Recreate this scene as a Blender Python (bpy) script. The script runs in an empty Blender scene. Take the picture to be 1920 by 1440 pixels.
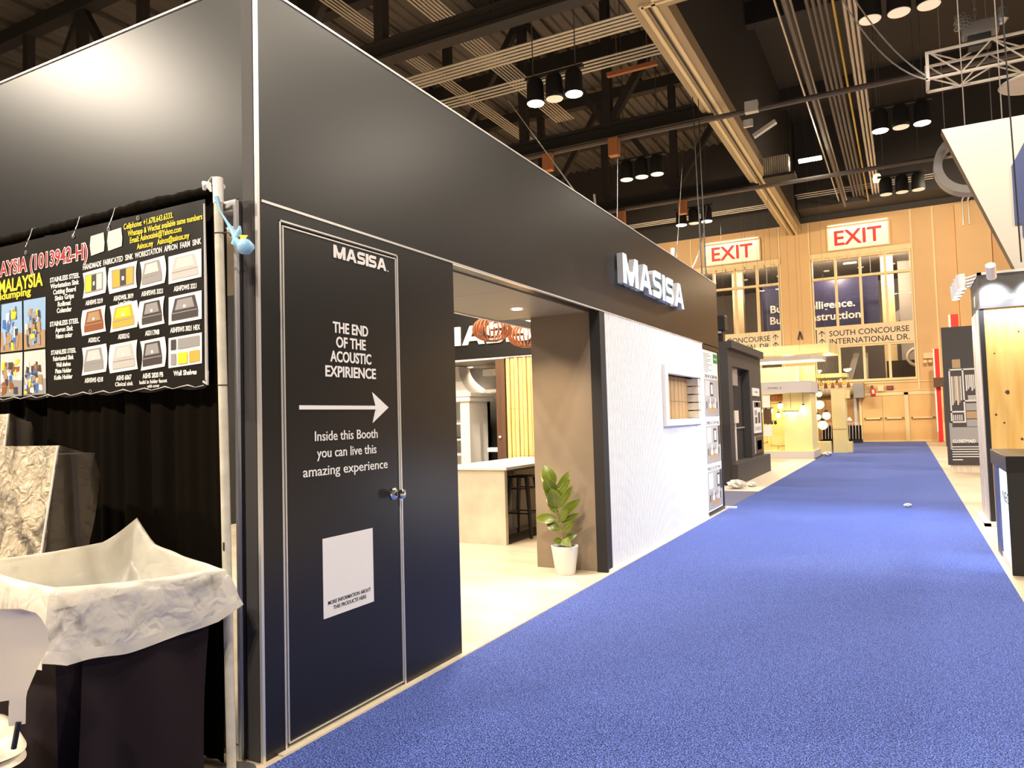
import bpy, math, random
from mathutils import Vector, Matrix
random.seed(7)
C = bpy.context.scene
COL = C.collection
# ---------------------------------------------------------------- camera
cd = bpy.data.cameras.new('camera'); cam = bpy.data.objects.new('camera', cd); COL.objects.link(cam)
cd.sensor_width = 36.0; cd.lens = 1392.2 / 1920 * 36.0; cd.clip_start = 0.05; cd.clip_end = 400
_r = Vector((0.88306, 0.46844, -0.02774)); _u = Vector((0.04717, -0.02980, 0.99844)); _w = Vector((-0.46688, 0.88299, 0.04842))
cam.matrix_world = Matrix(((_r.x, _u.x, -_w.x, 0), (_r.y, _u.y, -_w.y, 0), (_r.z, _u.z, -_w.z, 1.45), (0, 0, 0, 1)))
C.camera = cam
# ---------------------------------------------------------------- world and exposure
W = bpy.data.worlds.new('hall_air'); C.world = W; W.use_nodes = True
W.node_tree.nodes['Background'].inputs[0].default_value = (1.0, 0.88, 0.75, 1)
W.node_tree.nodes['Background'].inputs[1].default_value = 0.10
C.view_settings.view_transform = 'Standard'; C.view_settings.look = 'None'
C.view_settings.exposure = 0.0; C.view_settings.gamma = 1.0; C.view_settings.use_curve_mapping = False
# ---------------------------------------------------------------- hall lights
def spot(loc, target, watts, color, angle=90, blend=0.6, size=0.15):
    l = bpy.data.lights.new('spot_light', 'SPOT'); l.energy = watts; l.color = color
    l.spot_size = math.radians(angle); l.spot_blend = blend; l.shadow_soft_size = size
    o = bpy.data.objects.new('spot_light', l); COL.objects.link(o); o.location = loc
    o.rotation_euler = (Vector(target) - Vector(loc)).to_track_quat('-Z', 'Y').to_euler(); return o
def point(loc, watts, color, size=0.06):
    l = bpy.data.lights.new('point_light', 'POINT'); l.energy = watts; l.color = color; l.shadow_soft_size = size
    o = bpy.data.objects.new('point_light', l); COL.objects.link(o); o.location = loc; return o
def area(loc, target, watts, color, sx, sy):
    l = bpy.data.lights.new('area_light', 'AREA'); l.energy = watts; l.color = color; l.shape = 'RECTANGLE'; l.size = sx; l.size_y = sy
    o = bpy.data.objects.new('area_light', l); COL.objects.link(o); o.location = loc
    o.rotation_euler = (Vector(target) - Vector(loc)).to_track_quat('-Z', 'Y').to_euler(); return o
WARM = (1.0, 0.74, 0.48); WHITE = (1.0, 0.93, 0.84); COOL = (0.84, 0.90, 1.0)
for (x, y) in ((-7, 15.8), (-7, 29.1), (0.24, 22.3), (0.24, 9.1), (-7, 2.4), (7.5, 9.1), (7.5, 15.8), (-14.2, 9.1), (-14.2, -4.3), (-7, -4.3), (0.24, -4.3), (7.5, 29.1), (-14.2, 29.1)):   # lit high-bay clusters
    for s in (-0.48, 0.48):
        spot((x + s, y, 8.9), (x + s, y, 0), 2800 if x < -14 and y < 0 else 2100 if x > 0 and y < 0 else 1350, (1.0, 0.87, 0.70), 155, 0.5, 0.2)
for x in (-12, 2.0):
    spot((x, 28, 9.4), (x * 0.6, 38.3, 5.0), 3300, (1.0, 0.80, 0.55), 100, 0.8, 0.3)      # unseen floods added to brighten the end wall
# ---------------------------------------------------------------- materials
def mat(name, col, rough=0.6, metal=0.0, emit=0.0, ecol=None, noise=0.0, nscale=8.0, bump=0.0, bscale=40.0, spec=0.5, alpha=1.0, stretch=(1, 1, 1)):
    m = bpy.data.materials.new(name); m.use_nodes = True; nt = m.node_tree; b = nt.nodes['Principled BSDF']
    c = (*col, 1.0)
    b.inputs['Base Color'].default_value = c; b.inputs['Roughness'].default_value = rough; b.inputs['Metallic'].default_value = metal
    b.inputs['Specular IOR Level'].default_value = spec; b.inputs['Alpha'].default_value = alpha
    if emit:
        b.inputs['Emission Color'].default_value = (*(ecol or col), 1); b.inputs['Emission Strength'].default_value = emit
    if noise or bump:
        tc = nt.nodes.new('ShaderNodeTexCoord'); mp = nt.nodes.new('ShaderNodeMapping'); mp.inputs['Scale'].default_value = stretch
        nt.links.new(tc.outputs['Object'], mp.inputs['Vector'])
    if noise:
        n = nt.nodes.new('ShaderNodeTexNoise'); n.inputs['Scale'].default_value = nscale; n.inputs['Detail'].default_value = 4
        nt.links.new(mp.outputs[0], n.inputs['Vector'])
        r = nt.nodes.new('ShaderNodeValToRGB'); r.color_ramp.elements[0].position = 0.3; r.color_ramp.elements[1].position = 0.7
        r.color_ramp.elements[0].color = (*[v * (1 - noise) for v in col], 1); r.color_ramp.elements[1].color = (*[min(1, v * (1 + noise)) for v in col], 1)
        nt.links.new(n.outputs['Fac'], r.inputs['Fac']); nt.links.new(r.outputs['Color'], b.inputs['Base Color'])
    if bump:
        n2 = nt.nodes.new('ShaderNodeTexNoise'); n2.inputs['Scale'].default_value = bscale; n2.inputs['Detail'].default_value = 3
        nt.links.new(mp.outputs[0], n2.inputs['Vector'])
        bp = nt.nodes.new('ShaderNodeBump'); bp.inputs['Strength'].default_value = bump; bp.inputs['Distance'].default_value = 0.02
        nt.links.new(n2.outputs['Fac'], bp.inputs['Height']); nt.links.new(bp.outputs['Normal'], b.inputs['Normal'])
    return m
def mat_carpet():
    m = mat('carpet', (0.03, 0.04, 0.2), 0.95, spec=0.1); nt = m.node_tree; b = nt.nodes['Principled BSDF']
    tc = nt.nodes.new('ShaderNodeTexCoord')
    n = nt.nodes.new('ShaderNodeTexNoise'); n.inputs['Scale'].default_value = 150; n.inputs['Detail'].default_value = 2.5; n.inputs['Roughness'].default_value = 0.75
    nt.links.new(tc.outputs['Object'], n.inputs['Vector'])
    r = nt.nodes.new('ShaderNodeValToRGB'); e = r.color_ramp.elements
    e[0].position = 0.43; e[0].color = (0.004, 0.006, 0.035, 1); e[1].position = 0.62; e[1].color = (0.20, 0.32, 0.95, 1)
    k = e.new(0.5); k.color = (0.018, 0.048, 0.30, 1)
    nt.links.new(n.outputs['Fac'], r.inputs['Fac']); nt.links.new(r.outputs['Color'], b.inputs['Base Color'])
    b.inputs['Sheen Weight'].default_value = 0.35; b.inputs['Sheen Roughness'].default_value = 0.4; b.inputs['Sheen Tint'].default_value = (0.65, 0.68, 0.95, 1)
    bp = nt.nodes.new('ShaderNodeBump'); bp.inputs['Strength'].default_value = 0.5; bp.inputs['Distance'].default_value = 0.01
    nt.links.new(n.outputs['Fac'], bp.inputs['Height']); nt.links.new(bp.outputs['Normal'], b.inputs['Normal'])
    return m
def mat_wood(name, c0, c1, scale=3.0, axis='z', rough=0.55):
    st = {'z': (6, 6, 0.5), 'x': (0.5, 6, 6), 'y': (6, 0.5, 6)}[axis]
    m = mat(name, c0, rough); nt = m.node_tree; b = nt.nodes['Principled BSDF']
    tc = nt.nodes.new('ShaderNodeTexCoord'); mp = nt.nodes.new('ShaderNodeMapping'); mp.inputs['Scale'].default_value = st
    n = nt.nodes.new('ShaderNodeTexNoise'); n.inputs['Scale'].default_value = scale; n.inputs['Detail'].default_value = 5; n.inputs['Distortion'].default_value = 0.6
    r = nt.nodes.new('ShaderNodeValToRGB'); r.color_ramp.elements[0].position = 0.3; r.color_ramp.elements[1].position = 0.7
    r.color_ramp.elements[0].color = (*c0, 1); r.color_ramp.elements[1].color = (*c1, 1)
    for a, c in ((tc.outputs['Object'], mp.inputs[0]), (mp.outputs[0], n.inputs['Vector']), (n.outputs['Fac'], r.inputs['Fac']), (r.outputs['Color'], b.inputs['Base Color'])): nt.links.new(a, c)
    return m
def mat_film(name, col, trans=0.35, clear=0.25, rough=0.25, bump=0.6, bscale=14, vary=0.0, crinkle=0.0, cdist=0.02):
    m = mat(name, col, rough, bump=bump, bscale=bscale, spec=0.5); nt = m.node_tree; b = nt.nodes['Principled BSDF']; out = nt.nodes['Material Output']
    t = nt.nodes.new('ShaderNodeBsdfTranslucent'); t.inputs[0].default_value = (*col, 1)
    p = nt.nodes.new('ShaderNodeBsdfTransparent'); m1 = nt.nodes.new('ShaderNodeMixShader'); m2 = nt.nodes.new('ShaderNodeMixShader')
    m1.inputs[0].default_value = trans; m2.inputs[0].default_value = clear
    if crinkle:
        tc = nt.nodes.new('ShaderNodeTexCoord'); ns_ = nt.nodes.new('ShaderNodeTexNoise'); ns_.inputs['Scale'].default_value = 4.0; ns_.inputs['Detail'].default_value = 3; vm = nt.nodes.new('ShaderNodeVectorMath'); vm.operation = 'MULTIPLY_ADD'; vm.inputs[1].default_value = (0.5, 0.5, 0.5)
        vo = nt.nodes.new('ShaderNodeTexVoronoi'); vo.feature = 'F2'; vo.inputs['Scale'].default_value = crinkle; b2 = nt.nodes.new('ShaderNodeBump'); b2.inputs['Strength'].default_value = 1.0; b2.inputs['Distance'].default_value = cdist
        nt.links.new(tc.outputs['Object'], ns_.inputs['Vector']); nt.links.new(ns_.outputs['Color'], vm.inputs[0]); nt.links.new(tc.outputs['Object'], vm.inputs[2]); nt.links.new(vm.outputs[0], vo.inputs['Vector'])
        nt.links.new(vo.outputs['Distance'], b2.inputs['Height']); old = b.inputs['Normal'].links[0].from_socket; nt.links.new(old, b2.inputs['Normal']); nt.links.new(b2.outputs['Normal'], b.inputs['Normal'])
    if vary:
        tc = nt.nodes.new('ShaderNodeTexCoord'); nn = nt.nodes.new('ShaderNodeTexNoise'); nn.inputs['Scale'].default_value = 5.5; nn.inputs['Detail'].default_value = 4; nn.inputs['Distortion'].default_value = 1.2
        mr = nt.nodes.new('ShaderNodeMapRange'); mr.inputs[1].default_value = 0.50; mr.inputs[2].default_value = 0.66; mr.inputs[3].default_value = clear * 0.3; mr.inputs[4].default_value = vary
        nt.links.new(tc.outputs['Object'], nn.inputs['Vector']); nt.links.new(nn.outputs['Fac'], mr.inputs[0]); nt.links.new(mr.outputs[0], m2.inputs[0])
    nt.links.new(b.outputs[0], m1.inputs[1]); nt.links.new(t.outputs[0], m1.inputs[2])
    nt.links.new(m1.outputs[0], m2.inputs[1]); nt.links.new(p.outputs[0], m2.inputs[2]); nt.links.new(m2.outputs[0], out.inputs['Surface'])
    return m
def mat_glass(name='glass'):
    m = mat(name, (0.9, 0.9, 0.9), 0.03); nt = m.node_tree; out = nt.nodes['Material Output']
    g = nt.nodes.new('ShaderNodeBsdfGlossy'); g.inputs['Roughness'].default_value = 0.02; p = nt.nodes.new('ShaderNodeBsdfTransparent')
    fr = nt.nodes.new('ShaderNodeFresnel'); mx = nt.nodes.new('ShaderNodeMixShader')
    nt.links.new(fr.outputs[0], mx.inputs[0]); nt.links.new(p.outputs[0], mx.inputs[1]); nt.links.new(g.outputs[0], mx.inputs[2]); nt.links.new(mx.outputs[0], out.inputs['Surface'])
    return m
M = dict(
    carpet=mat_carpet(), concrete=mat('concrete', (0.56, 0.45, 0.32), 0.5, noise=0.12, nscale=1.3), vinyl=mat('vinyl', (0.62, 0.55, 0.43), 0.35, noise=0.14, nscale=2.2, stretch=(0.4, 2, 1)),
    black=mat('black_laminate', (0.009, 0.008, 0.008), 0.32), blackflat=mat('black_flat', (0.015, 0.014, 0.014), 0.7), charcoal=mat('charcoal', (0.05, 0.045, 0.045), 0.6),
    alu=mat('aluminium', (0.78, 0.76, 0.72), 0.3, 0.6), white=mat('white_paint', (0.82, 0.81, 0.80), 0.5), offwhite=mat('cream_white', (0.78, 0.72, 0.60), 0.5),
    decal=mat('white_vinyl_lettering', (0.88, 0.87, 0.85), 0.5), ink=mat('black_ink', (0.02, 0.02, 0.02), 0.6),
    soffit=mat('grey_soffit', (0.21, 0.195, 0.165), 0.5), taupe=mat('taupe_plaster', (0.24, 0.19, 0.135), 0.6, noise=0.12, nscale=1.5), fluted=mat('white_fluted', (0.86, 0.85, 0.86), 0.5),
    chrome=mat('chrome', (0.85, 0.84, 0.80), 0.12, 1.0), steel=mat('steel', (0.6, 0.6, 0.58), 0.3, 0.9),
    stone=mat('beige_stone', (0.62, 0.56, 0.44), 0.35, noise=0.16, nscale=3), worktop=mat('white_worktop', (0.85, 0.84, 0.82), 0.25),
    slat=mat_wood('pale_slat_wood', (0.62, 0.40, 0.14), (0.80, 0.58, 0.26)), oak=mat_wood('oak_slat', (0.42, 0.25, 0.10), (0.56, 0.36, 0.17)),
    pine=mat_wood('knotty_pine', (0.72, 0.42, 0.10), (0.86, 0.58, 0.20), 2.0), palepine=mat_wood('pale_board', (0.62, 0.52, 0.40), (0.78, 0.70, 0.60)), brownwood=mat_wood('brown_wood', (0.07, 0.035, 0.018), (0.12, 0.06, 0.03)),
    copperwood=mat_wood('copper_veneer', (0.20, 0.06, 0.022), (0.32, 0.11, 0.05), 4), bulb=mat('warm_bulb', (1, 0.7, 0.3), 0.4, emit=14, ecol=(1.0, 0.62, 0.22)),
    leaf=mat('rubber_leaf', (0.10, 0.14, 0.010), 0.3, noise=0.3, nscale=6), leafedge=mat('leaf_rim', (0.25, 0.30, 0.06), 0.35), stem=mat('plant_stem', (0.22, 0.17, 0.07), 0.6), soil=mat('potting_soil', (0.02, 0.014, 0.01), 0.95), pot=mat('white_ceramic', (0.85, 0.84, 0.80), 0.3),
    drape=mat('black_drape', (0.005, 0.0036, 0.002), 0.9, bump=0.1, bscale=60, spec=0.04), sheet=mat('black_banquet_cloth', (0.020, 0.014, 0.016), 0.85, spec=0.06), banner=mat('black_banner_vinyl', (0.009, 0.007, 0.005), 0.38, spec=0.3),
    pole=mat('worn_cream_pole', (0.66, 0.62, 0.50), 0.45, 0.1, noise=0.14, nscale=14), liner=mat_film('milky_liner', (0.90, 0.86, 0.76), 0.35, 0.05, 0.35, 0.25, 11, 0.0, 5, 0.010), linerthin=mat_film('thin_liner', (0.86, 0.82, 0.74), 0.25, 0.40, 0.25, 0.4, 14, 0.68, 7, 0.012), wrap=mat_film('clear_wrap', (0.80, 0.70, 0.52), 0.15, 0.42, 0.12, 0.7, 26, 0.8, 17, 0.03), darkwrap=mat_film('dark_wrap', (0.10, 0.08, 0.06), 0.1, 0.30, 0.2, 0.8, 9),
    plastic=mat('cream_plastic', (0.80, 0.71, 0.55), 0.4), blue=mat('pale_blue_film', (0.28, 0.55, 0.80), 0.4), wallpaint=mat('peach_wall_paint', (0.70, 0.455, 0.225), 0.6, noise=0.04, nscale=0.6), frame=mat('cream_frame', (0.82, 0.66, 0.38), 0.5),
    signface=mat('lit_sign_face', (0.95, 0.88, 0.74), 0.5, emit=0.28, ecol=(1.0, 0.86, 0.60)), signred=mat('red_letter', (0.75, 0.03, 0.03), 0.5, emit=0.25, ecol=(0.9, 0.03, 0.03)), signbeige=mat('beige_sign_board', (0.80, 0.64, 0.44), 0.5),
    glass=mat_glass(), navy=mat('navy_banner', (0.012, 0.015, 0.06), 0.35, noise=0.3, nscale=0.6), red=mat('red_board', (0.75, 0.02, 0.015), 0.45, emit=0.0), grey=mat('mid_grey', (0.30, 0.28, 0.27), 0.5), lightgrey=mat('light_grey', (0.55, 0.53, 0.52), 0.5),
    deck=mat('roof_deck', (0.15, 0.13, 0.115), 0.7), steelwork=mat('dark_steelwork', (0.035, 0.030, 0.028), 0.7), bulkhead=mat('dark_bulkhead', (0.050, 0.045, 0.043), 0.75), conduit=mat('conduit', (0.70, 0.65, 0.57), 0.3, 0.4), darkpipe=mat('dark_pipe', (0.13, 0.11, 0.10), 0.5), yellowpipe=mat('yellow_conduit', (0.60, 0.42, 0.08), 0.5),
    track=mat('partition_track_board', (0.48, 0.38, 0.24), 0.5), trackrail=mat('track_rail', (0.85, 0.72, 0.48), 0.35, 0.2), lenson=mat('lit_lens', (1, 0.95, 0.85), 0.4, emit=40, ecol=(1.0, 0.90, 0.70)), lensdim=mat('dim_lens', (0.85, 0.72, 0.55), 0.4, emit=0.55, ecol=(1.0, 0.80, 0.58)), lenswarm=mat('warm_lens', (0.9, 0.8, 0.5), 0.4, emit=1.6, ecol=(1.0, 0.86, 0.50)),
    truss=mat('aluminium_truss', (0.86, 0.80, 0.70), 0.4, 0.0), hangwhite=mat('white_hanging_sign', (0.62, 0.57, 0.50), 0.6), letterlit=mat('lit_letter_face', (0.35, 0.45, 0.5), 0.5, emit=0.95, ecol=(0.66, 0.92, 1.0)), lettercan=mat('grey_letter_side', (0.62, 0.63, 0.68), 0.4), screen=mat('lit_counter_panel', (0.85, 0.95, 0.98), 0.4, emit=0.9, ecol=(0.80, 0.95, 1.0)),
    postlamp=mat('lamp_globe', (1, 0.9, 0.6), 0.4, emit=3, ecol=(1.0, 0.80, 0.38)), glowwall=mat('lamplit_cream', (0.85, 0.72, 0.36), 0.6), lav=mat('pale_fascia', (0.62, 0.57, 0.56), 0.6), rubber=mat('black_metal', (0.02, 0.02, 0.02), 0.4, 0.3), roomprint=mat('room_print', (0.40, 0.39, 0.38), 0.5), paper=mat('white_paper', (0.85, 0.83, 0.80), 0.7),
    orange=mat('orange_box', (0.60, 0.24, 0.10), 0.5), gold=mat('gold_print', (0.70, 0.45, 0.08), 0.35), copper=mat('copper_print', (0.32, 0.11, 0.04), 0.35), yellow=mat('yellow_print', (0.85, 0.70, 0.03), 0.5), redprint=mat('red_print', (0.40, 0.006, 0.02), 0.5), blueprint=mat('blue_print', (0.05, 0.16, 0.50), 0.5), skyprint=mat('sky_print', (0.30, 0.48, 0.75), 0.5), tanprint=mat('tan_print', (0.42, 0.28, 0.16), 0.5), greenprint=mat('green_print', (0.02, 0.30, 0.06), 0.5), greyprint=mat('grey_print', (0.33, 0.32, 0.32), 0.5), paleprint=mat('pale_print', (0.66, 0.64, 0.62), 0.5), darkprint=mat('dark_print', (0.06, 0.05, 0.05), 0.5), shutter=mat('tan_shutter', (0.42, 0.22, 0.08), 0.5), doorpaint=mat('peach_door', (0.74, 0.47, 0.20), 0.5), bluegrey=mat('blue_grey_carpet', (0.13, 0.13, 0.22), 0.9, noise=0.2, nscale=60), darkcarpet=mat('dark_carpet', (0.03, 0.022, 0.02), 0.9), bluedark=mat('blue_grey_post', (0.08, 0.10, 0.22), 0.4), ply=mat('plywood', (0.62, 0.36, 0.12), 0.6, noise=0.15, nscale=5))
# ---------------------------------------------------------------- mesh builder
ORG = {}
class MB:
    def __init__(s): s.v = []; s.f = []; s.mi = []; s.mats = []; s.cur = 0; s.M = None
    def use(s, m):
        m = M[m] if isinstance(m, str) else m
        if m not in s.mats: s.mats.append(m)
        s.cur = s.mats.index(m); return s
    def add(s, vs, fs):
        n = len(s.v)
        for p in vs:
            p = Vector(p); s.v.append(s.M @ p if s.M else p)
        for f in fs: s.f.append([n + i for i in f]); s.mi.append(s.cur)
        return s
    def box(s, x0, x1, y0, y1, z0, z1):
        return s.add([(x0, y0, z0), (x1, y0, z0), (x1, y1, z0), (x0, y1, z0), (x0, y0, z1), (x1, y0, z1), (x1, y1, z1), (x0, y1, z1)],
                     [(0, 3, 2, 1), (4, 5, 6, 7), (0, 1, 5, 4), (1, 2, 6, 5), (2, 3, 7, 6), (3, 0, 4, 7)])
    def tube(s, pts, r, n=8, cap=True, closed=False):
        pts = [Vector(p) for p in pts]; m = len(pts); rs = r if isinstance(r, (list, tuple)) else [r] * m; vs = []; fs = []; up = None
        for i, p in enumerate(pts):
            d = (pts[min(i + 1, m - 1)] - pts[max(i - 1, 0)]) if not closed else (pts[(i + 1) % m] - pts[i - 1])
            d = d.normalized() if d.length > 1e-9 else Vector((0, 0, 1))
            if up is None: up = Vector((0, 0, 1)) if abs(d.z) < 0.9 else Vector((1, 0, 0))
            a = d.cross(up); a = a.normalized() if a.length > 1e-6 else Vector((1, 0, 0)); b = a.cross(d).normalized(); up = b
            for k in range(n):
                t = 2 * math.pi * k / n; vs.append(p + a * math.cos(t) * rs[i] + b * math.sin(t) * rs[i])
        for i in range(m if closed else m - 1):
            j = (i + 1) % m
            for k in range(n): fs.append((i * n + k, i * n + (k + 1) % n, j * n + (k + 1) % n, j * n + k))
        if cap and not closed: fs.append(tuple(range(n - 1, -1, -1))); fs.append(tuple((m - 1) * n + k for k in range(n)))
        return s.add(vs, fs)
    def bar(s, p, q, w, h=None):           # rectangular bar between two points
        p = Vector(p); q = Vector(q); h = h or w; d = (q - p).normalized()
        up = Vector((0, 0, 1)) if abs(d.z) < 0.95 else Vector((0, 1, 0)); a = d.cross(up).normalized() * w / 2; b = a.cross(d).normalized() * h / 2
        return s.add([p - a - b, p + a - b, p + a + b, p - a + b, q - a - b, q + a - b, q + a + b, q - a + b],
                     [(0, 3, 2, 1), (4, 5, 6, 7), (0, 1, 5, 4), (1, 2, 6, 5), (2, 3, 7, 6), (3, 0, 4, 7)])
    def lathe(s, prof, c=(0, 0, 0), n=24, cap=True):  # prof: (r, z)
        vs = []; fs = []
        for r, z in prof:
            for k in range(n): t = 2 * math.pi * k / n; vs.append((c[0] + r * math.cos(t), c[1] + r * math.sin(t), c[2] + z))
        for i in range(len(prof) - 1):
            for k in range(n): fs.append((i * n + k, i * n + (k + 1) % n, (i + 1) * n + (k + 1) % n, (i + 1) * n + k))
        if cap and prof[0][0] > 1e-4: fs.append(tuple(range(n - 1, -1, -1)))
        if cap and prof[-1][0] > 1e-4: fs.append(tuple((len(prof) - 1) * n + k for k in range(n)))
        return s.add(vs, fs)
    def poly(s, o, r, u, pts, d=0.0):       # polygon in plane (o, r, u), extruded back by d along -(r x u)
        o, r, u = Vector(o), Vector(r), Vector(u); nrm = r.cross(u).normalized(); n = len(pts)
        fr = [o + r * a + u * b for a, b in pts]
        if not d: return s.add(fr, [tuple(range(n))])
        bk = [p - nrm * d for p in fr]
        return s.add(fr + bk, [tuple(range(n)), tuple(range(2 * n - 1, n - 1, -1))] + [(i, i + n, (i + 1) % n + n, (i + 1) % n) for i in range(n)])
    def rect(s, o, r, u, a0, b0, a1, b1, lift=0.0):
        o, r, u = Vector(o), Vector(r), Vector(u); nrm = r.cross(u).normalized() * lift
        return s.add([o + r * a + u * b + nrm for a, b in ((a0, b0), (a1, b0), (a1, b1), (a0, b1))], [(0, 1, 2, 3)])
    def grid(s, fn, nu, nv, wrap=False):
        vs = [fn(i / nu, j / nv) for j in range(nv + 1) for i in range(nu if wrap else nu + 1)]; k = nu if wrap else nu + 1; fs = []
        for j in range(nv):
            for i in range(nu): a = j * k + i; b = j * k + (i + 1) % k; fs.append((a, b, b + k, a + k))
        return s.add(vs, fs)
    def text(s, st, o, r, u, h, width=None, align='l', bold=0.0, d=0.002, lift=0.0, shear=0.0):
        vs, fs, w, x0 = text_geo(st, bold); o, r, u = Vector(o), Vector(r), Vector(u); nrm = r.cross(u).normalized(); sy = h; sx = (width / w) if width else h
        tw = w * sx; off = {'l': 0, 'c': -tw / 2, 'r': -tw}[align]
        return s.add([o + r * ((x - x0) * sx + off + shear * y * sy) + u * (y * sy) + nrm * (lift + d * z) for x, y, z in vs], fs)
    def build(s, name, parent=None, mat_=None, smooth=None, bevel=0.0, origin=None, seg=2):
        if mat_: s.mats = [M[mat_] if isinstance(mat_, str) else mat_]; s.mi = [0] * len(s.f)
        if parent is not None: o0 = ORG[parent.name]
        elif origin is not None: o0 = Vector(origin)
        else:
            xs = [p.x for p in s.v]; ys = [p.y for p in s.v]; o0 = Vector(((min(xs) + max(xs)) / 2, (min(ys) + max(ys)) / 2, min(p.z for p in s.v)))
        me = bpy.data.meshes.new(name); me.from_pydata([p - o0 for p in s.v], [], s.f)
        for m in s.mats: me.materials.append(m)
        me.polygons.foreach_set('material_index', s.mi)
        if smooth is not None:
            me.polygons.foreach_set('use_smooth', [True] * len(me.polygons)); me.set_sharp_from_angle(angle=math.radians(smooth))
        me.update(); o = bpy.data.objects.new(name, me); COL.objects.link(o); ORG[o.name] = o0
        if parent is not None: o.parent = parent
        else: o.location = o0
        if bevel:
            b = o.modifiers.new('bevel', 'BEVEL'); b.width = bevel; b.segments = seg; b.limit_method = 'ANGLE'
        return o
TG = {}
def text_geo(st, bold):
    k = (st, bold)
    if k in TG: return TG[k]
    cu = bpy.data.curves.new('t', 'FONT'); cu.body = st; cu.size = 1.0; cu.extrude = 0.5; cu.offset = bold; cu.resolution_u = 3
    ob = bpy.data.objects.new('t', cu); COL.objects.link(ob)
    dg = bpy.context.evaluated_depsgraph_get(); me = bpy.data.meshes.new_from_object(ob.evaluated_get(dg))
    cap = 0.73
    vs = [(v.co.x / cap, v.co.y / cap, v.co.z + 0.5) for v in me.vertices]; fs = [tuple(p.vertices) for p in me.polygons]
    bpy.data.objects.remove(ob); bpy.data.meshes.remove(me); bpy.data.curves.remove(cu)
    x0 = min(v[0] for v in vs); TG[k] = (vs, fs, max(v[0] for v in vs) - x0, x0); return TG[k]
def tag(o, label, cat, group=None):
    o['label'] = label; o['category'] = cat
    if group: o['group'] = group
    return o
def struct(o, label=None):
    o['kind'] = 'structure'
    if label: o['label'] = label
    return o
def thing(name, loc, label, cat, group=None):
    o = bpy.data.objects.new(name, None); COL.objects.link(o); o.location = loc; o.empty_display_size = 0.1; ORG[o.name] = Vector(loc)
    return tag(o, label, cat, group)
def dup(root, loc, label, rotz=None, group=None):
    r = root.copy(); COL.objects.link(r); r.location = loc; ORG[r.name] = Vector(loc); r['label'] = label
    if rotz is not None: r.rotation_euler.z = rotz
    if group: r['group'] = group
    for ch in list(root.children):
        c = ch.copy(); COL.objects.link(c); c.parent = r; ORG[c.name] = Vector(loc)
        for g in list(ch.children):
            d = g.copy(); COL.objects.link(d); d.parent = c; ORG[d.name] = Vector(loc)
    return r
def mb(m=None):
    b = MB()
    if m: b.use(m)
    return b
PX, PY, PZ = Vector((1, 0, 0)), Vector((0, 1, 0)), Vector((0, 0, 1))
# wide heavy display lettering built from outlines (height 1); returns list of (polygons, width)
def stroke(path, w):
    n = len(path); L = []; R = []
    for i in range(n):
        a = Vector(path[max(i - 1, 0)]); b = Vector(path[min(i + 1, n - 1)]); d = (b - a).normalized(); nn = Vector((-d.y, d.x)) * w / 2
        p = Vector(path[i]); L.append(tuple(p + nn)); R.append(tuple(p - nn))
    return L, R
def logo_letters():
    A = [([[(0, 0), (0.34, 0), (0.46, 0.22), (0.96, 0.22), (1.08, 0), (1.42, 0), (0.90, 1), (0.52, 1)]], [(0.57, 0.43), (0.71, 0.74), (0.85, 0.43)])]
    S = []
    cx = [(1.08, 0.88), (0.36, 0.88)]
    for k in range(0, 9): t = math.pi / 2 + math.pi * k / 8; cx.append((0.34 + 0.21 * math.cos(t), 0.69 + 0.19 * math.sin(t)))
    cx += [(0.79, 0.50)]
    for k in range(0, 9): t = math.pi / 2 - math.pi * k / 8; cx.append((0.79 + 0.21 * math.cos(t), 0.31 + 0.19 * math.sin(t)))
    cx += [(0.03, 0.12)]
    return A, cx
def logo(b, o, r, u, width, height, d, face=None, side=None, parent=None):
    """MASISA wordmark: d is thickness; face / side materials when given."""
    o, r, u = Vector(o), Vector(r), Vector(u); nrm = r.cross(u).normalized(); k = width / 7.35; parts = []
    A, sp = logo_letters(); x = 0.0
    for ch in 'MASISA':
        quads = []
        if parent is not None: b = MB()
        if ch == 'M':
            quads = [[(0, 0), (0.36, 0), (0.36, 1), (0, 1)], [(1.24, 0), (1.60, 0), (1.60, 1), (1.24, 1)], [(0.36, 0.50), (0.62, 0), (0.62, 0.48), (0.36, 1)], [(0.98, 0), (1.24, 0.50), (1.24, 1), (0.98, 0.48)], [(0.62, 0), (0.98, 0), (0.98, 0.48), (0.62, 0.48)]]; adv = 1.65
        elif ch == 'A':
            quads = [[(0, 0), (0.34, 0), (0.71, 0.76), (0.52, 1)], [(1.08, 0), (1.42, 0), (0.90, 1), (0.71, 0.76)], [(0.52, 1), (0.71, 0.76), (0.90, 1)], [(0.44, 0.20), (0.98, 0.20), (0.875, 0.42), (0.545, 0.42)]]; adv = 1.47
        elif ch == 'I': quads = [[(0, 0), (0.36, 0), (0.36, 1), (0, 1)]]; adv = 0.41
        else:
            L, R = stroke(sp, 0.24); quads = [[R[i], R[i + 1], L[i + 1], L[i]] for i in range(len(L) - 1)]; adv = 1.20
        for q in quads:
            pts = [((x + a * 0.95) * k, c * height) for a, c in q]; n = len(pts)
            fr = [o + r * a + u * c + nrm * d for a, c in pts]; bk = [p - nrm * d for p in fr]
            if face: b.use(face)
            b.add(fr, [tuple(range(n))])
            if side: b.use(side)
            b.add(fr + bk, [(i, i + n, (i + 1) % n + n, (i + 1) % n) for i in range(n)])
        if parent is not None: b.build('letter', parent)
        x += adv
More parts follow.
